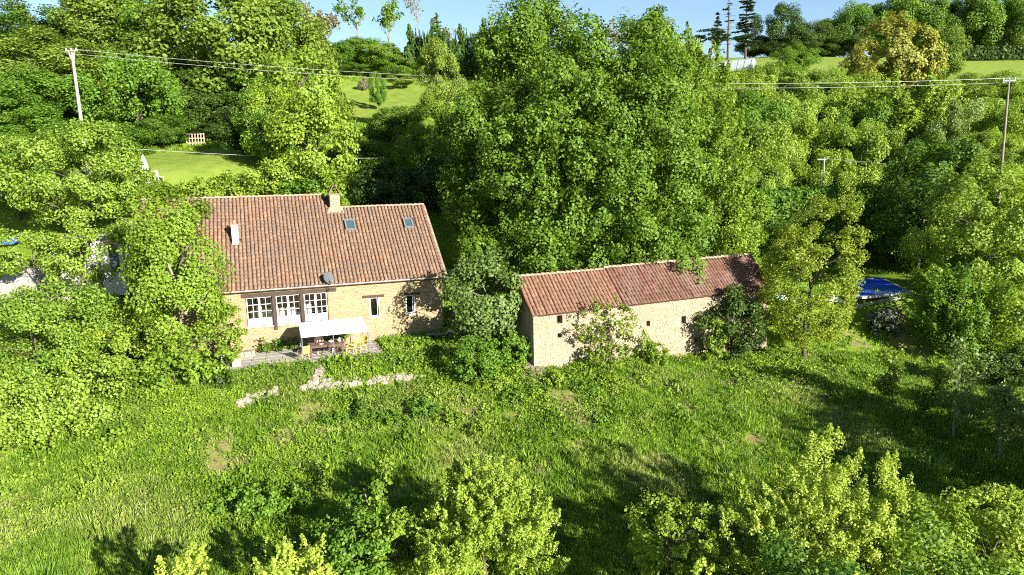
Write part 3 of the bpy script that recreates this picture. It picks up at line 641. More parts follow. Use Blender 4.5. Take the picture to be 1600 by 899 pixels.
# planters, low bench wall, lounger
f = MB(); o = thing('planter', 'square brown planter box at the end of the terrace', 'planter', hp(-13.15, -3.1, TZ), rad(20)); MB().bbox(-.24, .24, -.24, .24, 0, .52, .02).build('tub', M_WOODL, o); MB().box(-.21, .21, -.21, .21, .522, .53).build('soil', M_SOIL, o)
o = thing('planter', 'narrow black planter beside the brown planter box', 'planter', hp(-13.62, -3.35, TZ), rad(20)); MB().lathe([(.12, 0), (.15, .55), (.13, .55), (.12, .5), (0, .5)], 12).build('tub', M_DMETAL, o)
o = thing('bench_wall', 'low dry stone bench wall against the farmhouse beside the terrace', 'wall', hp(-13.3, -.95, 0), rad(20))
z = 0.0
for r in range(3):
    x = -1.15
    while x < 1.1:
        wd = rng.uniform(.28, .5); MB().bbox(x, min(x + wd - .015, 1.15), -.3 + rng.uniform(-.03, .03), .3 + rng.uniform(-.03, .03), z - (.2 if r == 0 else 0), z + .145, .025).build('stone', M_ROCK, o); x += wd
    z += .15
o = thing('sun_lounger', 'grey garden lounger with a small cushion below the shaded end wall', 'lounger', hp(-.55, -1.35, gz(*hp(-.55, -1.35, 0)[:2]) + .02), rad(24))
f = MB(); vs = [(x, y, .32 + .09 * (abs(x) / .9) ** 2) for x in np.linspace(-.9, .9, 8) for y in (-.32, .32)]; f.add(vs, [(2 * k, 2 * k + 2, 2 * k + 3, 2 * k + 1) for k in range(7)]); f.add([(a, b, c - .05) for a, b, c in vs], [(2 * k + 1, 2 * k + 3, 2 * k + 2, 2 * k) for k in range(7)]); f.build('seat', M_ROCKW, o)
for x in (-.7, .7):
    for y in (-.3, .3): MB().tube([(x, y, 0), (x, y, .34)], .02, 6).build('leg', M_DMETAL, o)
MB().bbox(.55, .88, -.2, .2, .42, .52, .03).build('cushion', M_CURT, o)
def potplant(u, v, label, h, r, m, seed):
    g0 = hp(u, v, TZ); o = thing('potted_plant', label, 'plant', g0); MB().lathe([(r * .35, 0), (r * .5, .26), (r * .45, .26), (r * .42, .22), (0, .22)], 12).build('pot', M_TERRA, o)
    V, T = crown(seed, r, r, h / 2, .09, 'round', 1.2); obj('foliage', leafmesh('foliage', V + np.array([0, 0, .25 + h / 2]), T), LM[m], o)

# ------------------------------------------------------------------ foliage
def nrm(a): return a / np.maximum(np.linalg.norm(a, axis=1, keepdims=True), 1e-9)
def leaf_quads(r, P, Nn, s, asp=.46):
    n = len(P); t = nrm(np.cross(Nn, r.normal(size=(n, 3)))); b = np.cross(Nn, t); s = s[:, None]
    tip = P + t * s * .62 - Nn * s * .10; base = P - t * s * .55
    return np.stack([base, P + b * s * asp + Nn * s * .10, tip, P - b * s * asp + Nn * s * .10], 1).reshape(-1, 3)
def leafmesh(name, V, T):
    F = np.arange(len(V), dtype=np.int32).reshape(-1, 4); return quadmesh(name, V, F, T)
def dirs(r, n, zmin=-1.0):
    z = r.uniform(zmin, 1, n); a = r.uniform(0, 2 * np.pi, n); q = np.sqrt(np.maximum(0, 1 - z * z)); return np.stack([q * np.cos(a), q * np.sin(a), z], 1)
def crown(seed, rx, ry, rz, leaf, style='round', dens=1.6, lobes=None, cscale=1.0):
    """leaf faces of a crown about the origin: clumps of leaves on an uneven envelope, gaps between them"""
    r = np.random.default_rng(seed); Rm = (rx * ry * rz) ** (1 / 3)
    if lobes is None: lobes = [(0, 0, 0, rx, ry, rz)]
    Vs, Ts = [], []
    for (lx, ly, lz, ax, ay, az) in lobes:
        Rl = (ax * ay * az) ** (1 / 3); area = 4 * math.pi * (((ax * ay) ** 1.6 + (ax * az) ** 1.6 + (ay * az) ** 1.6) / 3) ** (1 / 1.6)
        bd = dirs(r, 9, -.4); ba = r.uniform(.12, .42, 9)
        cr = cscale * max(.16 * Rl, min(.30 * Rl, .95)) if style != 'fine' else .2 * Rl
        ncl = int(area / (math.pi * cr * cr) * (.6 if style == 'airy' else 1.7 if style in ('shoots', 'spiky') else .8 if style == 'cluster' else .9)) + 6
        d = dirs(r, ncl, -.85); rr = 1 - .16 + (ba[None] * np.exp(-(1 - d @ bd.T) * 7)).sum(1)
        dep = np.where(r.random(ncl) < .84, r.uniform(.80, 1.0, ncl), r.uniform(.4, .8, ncl))
        c = d * (rr * dep)[:, None]
        if style == 'cone':
            h = np.clip((c[:, 2] + 1) / 2, 0, 1.15); tp = np.clip(1.18 - h, .05, 1) ** .8; c[:, :2] *= tp[:, None]
        if style == 'egg':
            h = np.clip((c[:, 2] + 1) / 2, 0, 1.15); tp = np.clip(1.25 - .75 * h, .05, 1); c[:, :2] *= tp[:, None]
        if style == 'skirt':
            c[:, 2] = np.where(c[:, 2] < -.2, c[:, 2] * 1.05, c[:, 2]); lowq = c[:, 2] < 0; c[lowq, :2] *= 1.12
        c = c * np.array([ax, ay, az]) + np.array([lx, ly, lz])
        nl = int(dens * area / (.55 * leaf * leaf)); k = r.integers(0, ncl, nl)
        out = nrm(d)
        if style in ('spiky', 'shoots'):
            L_ = cr * (2.2 if style == 'shoots' else 1.45) * (.6 + .6 * r.random(ncl)); axd = nrm(out * (.55 if style == 'shoots' else .8) + np.array([0, 0, 1.0]) + r.normal(size=(ncl, 3)) * .28)
            t = r.random(nl) ** 1.3; wd = cr * (.74 if style == 'shoots' else .72) * (1.08 - t)
            off = dirs(r, nl) * (r.random(nl) ** .5 * wd)[:, None]
            P = c[k] + axd[k] * (t * L_[k] - .4 * L_[k])[:, None] + off
            Nn = nrm(off / np.maximum(wd, .02)[:, None] * .7 + axd[k] * .35 + r.normal(size=(nl, 3)) * .45)
        elif style == 'flat':
            off = dirs(r, nl) * (r.random(nl) ** .45)[:, None] * np.array([cr * 1.25, cr * 1.25, cr * .3]); P = c[k] + off
            Nn = nrm(np.array([0, 0, 1.0]) + out[k] * .3 + r.normal(size=(nl, 3)) * .4)
        else:
            q = dirs(r, nl); sz = (.7 + .6 * r.random(ncl))[k]
            off = q * (r.random(nl) ** .42 * cr * sz)[:, None] * np.array([1, 1, .82])
            if style == 'cluster':
                up = np.maximum(off[:, 2:3], 0) / (cr * .82); off = off * np.array([1.12, 1.12, 1.25]); off[:, :2] *= (1 - .6 * np.clip(up, 0, 1))
            P = c[k] + off
            Nn = nrm(q * .3 + out[k] * .8 + np.array([0, 0, .2]) + r.normal(size=(nl, 3)) * .42) if style == 'cluster' else nrm(q * .55 + out[k] * .35 + np.array([0, 0, .25]) + r.normal(size=(nl, 3)) * .5)
        s = leaf * r.uniform(.6, 1.3, nl)
        Vs.append(leaf_quads(r, P, Nn, s)); tone = np.clip(.5 + (r.random(ncl) - .5)[k] * .5 + r.normal(size=nl) * .28, 0, 1); Ts.append(np.repeat(tone, 4))
    return np.concatenate(Vs), np.concatenate(Ts)
def trunk_mb(seed, h0, cz, rx, rz, r0, nlimb=6, n=7, lean=.05):
    """tapered trunk from 0 up into the crown (centre height cz), with limbs that reach into it"""
    r = random.Random(seed); f = MB(); top = cz + rz * .45
    P = [(0, 0, -.35)]; R = [r0 * 1.25]
    for k in range(1, 6):
        t = k / 5; P.append((r.uniform(-1, 1) * lean * top * t, r.uniform(-1, 1) * lean * top * t, top * t)); R.append(r0 * (1 - .72 * t))
    f.tube(P, R, n)
    for k in range(nlimb):
        t = r.uniform(.35, .85); b = Vector(P[0]).lerp(Vector(P[5]), t) if False else Vector(P[min(5, int(t * 5))]).lerp(Vector(P[min(5, int(t * 5) + 1)]), t * 5 - int(t * 5))
        a = r.uniform(0, 6.28); ln = rx * r.uniform(.55, .9); e = b + Vector((math.cos(a) * ln, math.sin(a) * ln, rz * r.uniform(.15, .6)))
        m = b.lerp(e, .5) + Vector((0, 0, rz * .08)); rr = r0 * (1 - .72 * t) * .55
        f.tube([b, m, e], [rr, rr * .65, rr * .2], 5)
    return f
def bare_mb(seed, h, r0, spread, levels=3, n=5, first=.3):
    r = random.Random(seed); f = MB()
    def grow(p, d, ln, rr, lv):
        pts = [p]; q = p
        for k in range(3): d = (d + Vector((r.uniform(-.16, .16), r.uniform(-.16, .16), .06))).normalized(); q = q + d * (ln / 3); pts.append(q)
        f.tube(pts, [rr, rr * .8, rr * .62, rr * .42], n if lv > 1 else 4, cap=False)
        if lv <= 0: return
        for k in range(r.randint(3, 5) if lv == levels else r.randint(2, 4)):
            t = r.uniform(first if lv == levels else .25, 1); b = pts[min(2, int(t * 3))].lerp(pts[min(3, int(t * 3) + 1)], t * 3 - int(t * 3)) if t < 1 else pts[3]
            a = r.uniform(0, 6.28); dd = (d * .75 + Vector((math.cos(a), math.sin(a), .2)) * spread).normalized(); grow(b, dd, ln * r.uniform(.42, .68), rr * .5, lv - 1)
    grow(Vector((0, 0, -.2)), Vector((0, 0, 1)), h * .62, r0, levels); return f
SEED = [100]
def nseed(): SEED[0] += 1; return SEED[0]
PROTO = {}
def proto(style, var, leaf, dens):
    key = (style, var, leaf)
    if key not in PROTO:
        V, T = crown(900 + var * 17 + len(PROTO), 1, 1, 1, leaf, style, dens); PROTO[key] = (V, T, {})
    return PROTO[key]
def proto_crown(style, var, m, leaf=.045, dens=2.5):
    V, T, d = proto(style, var, leaf, dens)
    if 'mesh' not in d: me = leafmesh('crown', V, T); me.materials.append(None); d['mesh'] = me
    return d['mesh']
TRUNKP = {}
def tree(style, m, px, top, hw, Y, cb, name, cat, label, group=None, near=None, leaf=None, dens=1.9, zb=None, bark=None, deep=.92, lobes=None, cscale=1.0, trunk=True, var=None):
    p = at(px, top, Y); R = hw * Y / PF * .95; z0 = gz(p[0], Y) if zb is None else zb; H = p[2] - z0
    if H < .5: print('LOW TREE', label, px, top, Y, round(H, 2)); H = .5
    zc0 = z0 + cb * H; rz = H * (1 - cb) / 2 * .97; cz = zc0 + rz
    t = thing(name, label, cat, (p[0], Y, z0), 0, group); near = Y < 62 if near is None else near
    sd_ = nseed(); rnd = random.Random(sd_)
    if near:
        lf = leaf or max(.11, .0031 * Y)
        if lobes == 'dome': lobes = [(0, 0, -.12 * rz, R * .86, R * .8, rz * .86), (-.05 * R, 0, .5 * rz, R * .5, R * .45, rz * .5), (.42 * R, -.2 * R, .12 * rz, R * .5, R * .5, rz * .55), (-.45 * R, -.2 * R, 0, R * .48, R * .5, rz * .5), (.2 * R, -.3 * R, .42 * rz, R * .35, R * .35, rz * .45)]
        V, T = crown(sd_, R, R * deep, rz, lf, style, dens, lobes, cscale); me = leafmesh('crown', V + np.array([0, 0, cz - z0]), T); obj('crown', me, LM[m], t)
        if trunk: trunk_mb(sd_, 0, cz - z0, R, rz, max(.05, min(.45, H * .015)), 11).build('trunk', bark or BARK, t, True)
    else:
        v = rnd.randrange(3) if var is None else var
        c = obj('crown', proto_crown(style, v, m, *((leaf, dens) if leaf else ())), None, t); c.material_slots[0].link = 'OBJECT'; c.material_slots[0].material = LM[m]; c.location = (0, 0, cz - z0); c.scale = (R, R * deep, rz * 1.1); c.rotation_euler = (0, 0, rnd.uniform(0, 6.28))
        if trunk:
            k = (rnd.randrange(3), 'g' if bark else 'b')
            if k not in TRUNKP: q = trunk_mb(40 + k[0], 0, 1.25, .8, .75, .05, 6).mesh('trunk'); q.materials.append(bark or BARK); TRUNKP[k] = q
            u = obj('trunk', TRUNKP[k], None, t); hs = (cz - z0) / 1.25; u.scale = (min(R, hs) * .8, min(R, hs) * .8, hs)
    return t
exec_after = []
BT, SH, CO = 'broadleaf_tree', 'shrub', 'conifer_tree'
# ---- the great tree behind the barn
def big_tree():
    Y = 53.5; p = at(878, 8, Y); z0 = gz(p[0], Y); t = thing('great_tree', 'huge deep green broadleaf tree towering over the barn roof', 'tree', (p[0], Y, z0))
    def lobe(px, py, rpx, rpy, dy): q = at(px, py, Y + dy); return (q[0] - p[0], dy, q[2] - z0, rpx * (Y + dy) / PF, rpx * (Y + dy) / PF * .85, rpy * (Y + dy) / PF)
    lb = [lobe(880, 230, 125, 185, 1.5), lobe(900, 74, 66, 58, 1.5), lobe(985, 104, 60, 66, .5), lobe(805, 130, 66, 80, .5), lobe(762, 235, 58, 80, -.5), lobe(772, 335, 66, 78, -1.5), lobe(850, 350, 75, 85, -4.0),
          lobe(950, 345, 78, 92, -4.2), lobe(1040, 330, 62, 98, -2), lobe(1000, 200, 62, 90, -3), lobe(885, 190, 80, 80, -4.2), lobe(835, 60, 45, 50, 0), lobe(940, 240, 60, 60, -5), lobe(820, 250, 55, 60, -4), lobe(965, 392, 58, 42, -5.2), lobe(1045, 385, 45, 45, -3.5), lobe(800, 395, 60, 40, -3)]
    rs = np.random.default_rng(77); sub = []
    while len(sub) < 74:
        L_ = lb[rs.integers(0, len(lb))]; d_ = dirs(rs, 1, -.7)[0]; c_ = np.array(L_[:3]) + d_ * np.array(L_[3:]) * .92
        if any((((c_ - np.array(q[:3])) / (np.array(q[3:]) * .86)) ** 2).sum() < 1 for q in lb if q is not L_): continue
        if any(np.linalg.norm(c_ - np.array(q[:3])) < 1.75 for q in sub): continue
        a_ = rs.uniform(1.15, 2.0); sub.append((*c_, a_, a_, a_ * rs.uniform(1.0, 1.25)))
    core = [(a, b, c, d * .86, e * .86, f * .88) for a, b, c, d, e, f in lb]
    V0, T0 = crown(7, 8, 8, 10, .20, 'cluster', .5, core, 1.05); V1, T1 = crown(8, 8, 8, 10, .17, 'cluster', 1.1, sub, 1.15); V, T = np.concatenate([V0, V1]), np.concatenate([T0, T1]); obj('crown', leafmesh('crown', V, T), LM['hero'], t)
    f = trunk_mb(3, 0, 11, 7.5, 9, .62, 16, 9, .02); f.build('trunk', BARK, t, True)
big_tree()
T_ = tree
#        style   leaf     px   top  hw   Y   base
T_('shoots', 'fresh', 1098, 118, 84, 57, .0, BT, 'tree', 'tall bright green tree with upright shoots merging with the great tree', dens=2.0)
T_('round', 'fresh', 1108, 318, 52, 56, .0, SH, 'shrub', 'bright shrub filling the gap above the barn ridge under the upright tree', trunk=False)
T_('round', 'fresh', 1160, 292, 46, 58, .05, SH, 'shrub', 'bright leafy shrub behind the shaded end of the barn roof')
# ---- around the house
T_('round', 'yellow', 105, 192, 118, 51, .18, BT, 'tree', 'broad yellow green tree in front of the leaning concrete pole', deep=.7, dens=1.9)
T_('round', 'mid', 15, 215, 62, 55, .1, BT, 'tree', 'mid green tree cut by the picture edge below the bare branches')
T_('airy', 'yellow', 118, 352, 52, 44, .3, BT, 'tree', 'airy bright tree directly in front of the white shed', dens=1.0)
T_('airy', 'yellow', 205, 318, 42, 46.5, .55, BT, 'tree', 'airy bright sapling above the white shed', dens=1.2)
T_('airy', 'yellow', 50, 365, 66, 45, .45, BT, 'tree', 'airy pale tree over the grey shed roof', dens=1.2)
T_('round', 'yellow', 40, 440, 105, 37, .1, 'hazel_bush', 'bush', 'big leaved bright hazel like bush below the white shed', deep=.7, dens=1.5, leaf=.125)
T_('round', 'yellow', 142, 468, 78, 39, .1, 'hazel_bush', 'bush', 'tall bright bush beside the slender tree at the farmhouse corner', deep=.7, dens=1.5, leaf=.125)
T_('round', 'yellow', 62, 555, 135, 33.5, .02, 'hazel_bush', 'bush', 'widest bright bush spilling down onto the meadow grass', deep=.7, dens=1.5, leaf=.125)
T_('cluster', 'sun', 256, 276, 74, 38.5, .02, BT, 'tree', 'slender bright tree hiding the end of the farmhouse', deep=.85, dens=1.8, bark=BARKG, leaf=.13)
T_('round', 'fresh', 188, 492, 78, 38.8, .0, SH, 'shrub', 'bright shrub filling the space under the slender tree')
T_('round', 'fresh', 318, 545, 34, 37.6, .0, SH, 'shrub', 'small bright shrub at the terrace end beside the planters', trunk=False)
T_('airy', 'olive', 352, 462, 26, 40.2, .0, 'climbing_plant', 'climber', 'yellowish climbing plant on the farmhouse wall beside the glazed doors', deep=.5, trunk=False)
T_('round', 'sun', 268, 548, 78, 36.4, .0, 'hazel_bush', 'bush', 'layered green bush at the foot of the slender tree', deep=.7, dens=1.3, leaf=.17)
T_('round', 'dark', 340, 572, 22, 36.6, .0, SH, 'shrub', 'small dark green shrub at the foot of the slender tree', trunk=False)
for px, top, hw, Y, m, lb in ((255, 292, 34, 57, 'fresh', 'bright shrub behind the ridge below the closed parasol'), (312, 284, 40, 57.5, 'fresh', 'bright shrub behind the ridge below the lawn edge'), (362, 270, 36, 58, 'fresh', 'shrub behind the farmhouse ridge in the middle of the row'),
        (412, 246, 42, 58.5, 'fresh', 'tallest shrub of the row behind the farmhouse ridge'), (465, 268, 36, 58, 'mid', 'mid green shrub behind the ridge near the chimney'), (508, 258, 34, 58.5, 'fresh', 'upright shrub directly behind the stone chimney')):
    T_('round', m, px, top, hw, Y, .0, SH, 'shrub', lb, 'shrubs in the row behind the farmhouse ridge', near=True, trunk=False)
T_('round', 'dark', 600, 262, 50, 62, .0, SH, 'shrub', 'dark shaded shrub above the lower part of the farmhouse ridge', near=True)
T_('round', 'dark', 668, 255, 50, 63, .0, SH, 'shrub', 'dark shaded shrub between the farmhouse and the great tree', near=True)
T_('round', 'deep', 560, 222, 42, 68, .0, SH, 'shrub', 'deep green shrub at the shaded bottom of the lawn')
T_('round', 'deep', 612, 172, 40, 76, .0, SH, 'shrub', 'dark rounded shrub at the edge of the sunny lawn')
T_('airy', 'fresh', 668, 158, 46, 72, .05, BT, 'tree', 'pale feathery shrub tree beside the sunny lawn')
T_('airy', 'mid', 716, 205, 34, 65, .05, BT, 'tree', 'young green tree in the dark gap beside the great tree')
T_('airy', 'olive', 690, 92, 36, 76, .25, BT, 'tree', 'thin olive sapling with a visible stem rising above the lawn')
T_('round', 'mid', 655, 205, 40, 68, .0, SH, 'shrub', 'mid green shrub between the feathery tree and the dark shrubs')
T_('cluster', 'grey', 757, 402, 71, 42.6, .03, 'fig_tree', 'tree', 'round grey green fig like tree with pale twigs between farmhouse and barn', bark=BARKG, dens=1.6, leaf=.17)
T_('round', 'mid', 806, 520, 24, 40.2, .0, SH, 'shrub', 'small green shrub tucked between the barn corner and the fig like tree', trunk=False)
T_('round', 'mid', 742, 528, 46, 38.8, .0, SH, 'shrub', 'bright green shrub with bare twigs beside the soil heap', deep=.8)
T_('round', 'olive', 955, 480, 52, 40.6, .04, SH, 'shrub', 'olive shrub growing against the barn wall below the red roof', deep=.6, dens=.85, cscale=.6, leaf=.14)
T_('round', 'dark', 1145, 453, 60, 45.2, .02, 'ivy_bush', 'bush', 'dark ivy covered bush against the far end of the barn wall', deep=.6)
T_('airy', 'fresh', 1120, 497, 15, 44, .1, SH, 'sapling', 'thin bright sapling in front of the barn wall', dens=.7)
T_('round', 'fresh', 1027, 532, 20, 42.6, .0, SH, 'shrub', 'small bright shrub at the foot of the barn wall', trunk=False)
T_('round', 'spring', 1268, 314, 86, 46.5, .0, BT, 'tree', 'airy yellow green tree with a dark leaning trunk beside the barn', dens=1.15, leaf=.12, cscale=.55)
T_('round', 'laven', 1385, 480, 26, 50.3, .0, 'lavender_bush', 'bush', 'grey lavender like bush on the dry bank below the pool', trunk=False, near=True)
# ---- right-hand side
T_('cluster', 'deep', 1448, 214, 80, 62, .02, BT, 'tree', 'rounded glossy deep green tree standing above the pool hedge', near=True, dens=2.0)
T_('cluster', 'yellow', 1538, 274, 104, 53, .0, 'willow_bush', 'bush', 'big bright yellow green willow like bush above the shaded bank', dens=1.9)
T_('shoots', 'mid', 1505, 425, 66, 48.5, .0, 'willow_bush', 'bush', 'shaded lower bush at the foot of the pale willow bush')
T_('cluster', 'fresh', 1600, 430, 56, 47, .0, 'willow_bush', 'bush', 'broad green bush cut by the picture edge beside the willow bush')
T_('round', 'fresh', 1572, 262, 36, 58.5, .0, SH, 'shrub', 'bright shrub hiding the foot of the electricity pole', trunk=False)
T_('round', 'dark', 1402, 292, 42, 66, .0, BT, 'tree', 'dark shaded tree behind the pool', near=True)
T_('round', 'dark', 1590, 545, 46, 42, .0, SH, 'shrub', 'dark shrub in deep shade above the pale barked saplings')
def sapling(px, top, base_y, Y, hw, m, label, name='birch_sapling', nleaf=2200, spread=.55, bark=None, levels=3):
    p = at(px, top, Y); z0 = gz(p[0], Y); H = p[2] - z0; t = thing(name, label, 'sapling', (p[0], Y, z0)); s = nseed()
    f = bare_mb(s, H * 1.05, max(.035, H * .012), spread, levels, 5, .15); f.build('trunk', bark or BARKG, t, True)
    r = np.random.default_rng(s); V = np.array(f.v); hgt = V[:, 2]; V = V[hgt > .25 * H]; k = r.integers(0, len(V), nleaf); P = V[k] + r.normal(size=(nleaf, 3)) * .13
    Vq = leaf_quads(r, P, nrm(r.normal(size=(nleaf, 3)) + np.array([0, 0, .4])), .135 * r.uniform(.7, 1.4, nleaf)); obj('crown', leafmesh('crown', Vq, np.repeat(np.clip(r.normal(.5, .25, nleaf), 0, 1), 4)), LM[m], t)
sapling(1503, 525, 740, 36, 45, 'grey', 'slim pale barked birch sapling with few leaves above the shaded grass', nleaf=1500)
sapling(1402, 540, 700, 39, 45, 'olive', 'thin dark stemmed sapling with spreading bare boughs on the slope', nleaf=1500, bark=BARK, spread=.8)
sapling(1572, 590, 740, 34, 40, 'grey', 'leaning pale sapling at the shaded edge of the meadow', nleaf=1500)
sapling(1445, 590, 700, 37, 30, 'olive', 'low thin sapling between the two taller saplings on the slope', nleaf=2000, bark=BARK)
# ---- front of the picture
T_('spiky', 'lime', 752, 704, 130, 25, .0, BT, 'tree', 'brilliant yellow green tree at the bottom of the meadow', leaf=.076, dens=1.55, cscale=.7, lobes='dome')
T_('round', 'mid', 545, 790, 64, 25.2, .0, SH, 'shrub', 'dull green shrub below the slender grey twigged tree', leaf=.12, dens=1.5)
T_('airy', 'fresh', 620, 786, 62, 25.2, .0, SH, 'shrub', 'airy green shrub against the side of the brilliant yellow green tree', leaf=.11, dens=1.5)
T_('spiky', 'lime', 452, 848, 66, 22.5, .0, SH, 'shrub', 'yellow green shrub tip at the bottom edge below the nettle bed', leaf=.1)
T_('spiky', 'lime', 285, 874, 80, 19.5, .1, BT, 'tree', 'yellow green treetop just showing at the bottom edge', leaf=.1)
sapling(578, 680, 860, 26.5, 50, 'fresh', 'slender grey twigged tree with sparse leaves beside the yellow green tree', 'twiggy_tree', 800, .5)
T_('spiky', 'lime', 1272, 740, 85, 24, .0, 'hazel_bush', 'bush', 'full yellow green bush in front of the large bright tipped bush', leaf=.076, dens=1.5, cscale=.6)
T_('spiky', 'lime', 1335, 714, 132, 25.2, .0, 'hazel_bush', 'bush', 'large yellow green bush with bright upright tips on the slope', leaf=.076, cscale=.6, dens=1.5)
T_('spiky', 'lime', 1215, 775, 92, 23.5, .0, 'hazel_bush', 'bush', 'yellow green bush lower down beside the large bright tipped bush', leaf=.076, cscale=.6, dens=1.5)
T_('cluster', 'fresh', 1450, 774, 68, 24.2, .0, 'hazel_bush', 'bush', 'half shaded green bush between two bright tipped bushes', leaf=.11)
T_('round', 'lime', 1560, 758, 90, 24.5, .0, 'hazel_bush', 'bush', 'loose yellow green bush in the bottom corner', leaf=.11, dens=1.6)
T_('round', 'fresh', 1045, 765, 68, 25, .0, BT, 'tree', 'small layered green tree standing in deep shade', leaf=.11, dens=1.0, cscale=.6)
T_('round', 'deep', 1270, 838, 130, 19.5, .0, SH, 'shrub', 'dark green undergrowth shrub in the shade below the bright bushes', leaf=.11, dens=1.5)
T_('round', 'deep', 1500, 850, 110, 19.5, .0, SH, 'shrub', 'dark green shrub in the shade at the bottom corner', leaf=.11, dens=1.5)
T_('spiky', 'lime', 1085, 872, 22, 19, .3, SH, 'shrub', 'small bright shoot tips at the bottom edge beside the dark undergrowth', leaf=.1)
T_('round', 'mid', 425, 766, 76, 29.3, .0, 'nettle_bed', 'plant', 'low dense bed of dark green nettles in the meadow', leaf=.13, deep=.6, trunk=False)
# trees beyond the frame edge whose shade crosses the meadow
for px, top, Y, hw, lb in ((1815, 575, 28, 135, 'green tree beyond the picture edge shading the lower meadow'), (1860, 572, 31.5, 120, 'taller green tree beyond the picture edge shading the slope'), (2050, 575, 27, 150, 'broad green tree well beyond the picture edge'), (1900, 650, 24, 130, 'green bush beyond the picture edge below the shaded saplings')):
    T_('round', 'mid', px, top, hw, Y, .05, BT, 'tree', lb, near=True, dens=1.3, leaf=.26)
T_('round', 'lime', 400, 915, 95, 18, .05, BT, 'tree', 'yellow green tree below the picture edge shading the bottom of the meadow', leaf=.2, dens=1.3)
for wx, wy, wr, wm in ((520, 662, .55, 'mid'), (572, 650, .7, 'deep'), (612, 660, .6, 'mid'), (660, 648, .75, 'mid'), (702, 662, .6, 'fresh'), (775, 605, .7, 'fresh'), (800, 625, .5, 'mid'), (868, 600, .6, 'fresh'), (912, 612, .55, 'mid'), (955, 606, .6, 'fresh'), (1004, 600, .5, 'fresh'), (1062, 606, .5, 'mid'), (640, 690, .5, 'mid'), (745, 680, .5, 'fresh'), (940, 660, .45, 'mid'), (560, 625, .5, 'mid')):
    p = hit(wx, wy, 26, 60); o = thing('weed_clump', 'low clump of leafy weeds growing on the rough bank below the buildings', 'weeds', p, 0, 'weed clumps on the rough bank')
    V_, T_c = crown(nseed(), wr * 1.2, wr, wr * .75, .10, 'round', 1.2); obj('foliage', leafmesh('foliage', V_ + np.array([0, 0, wr * .4]), T_c), LM[wm], o)
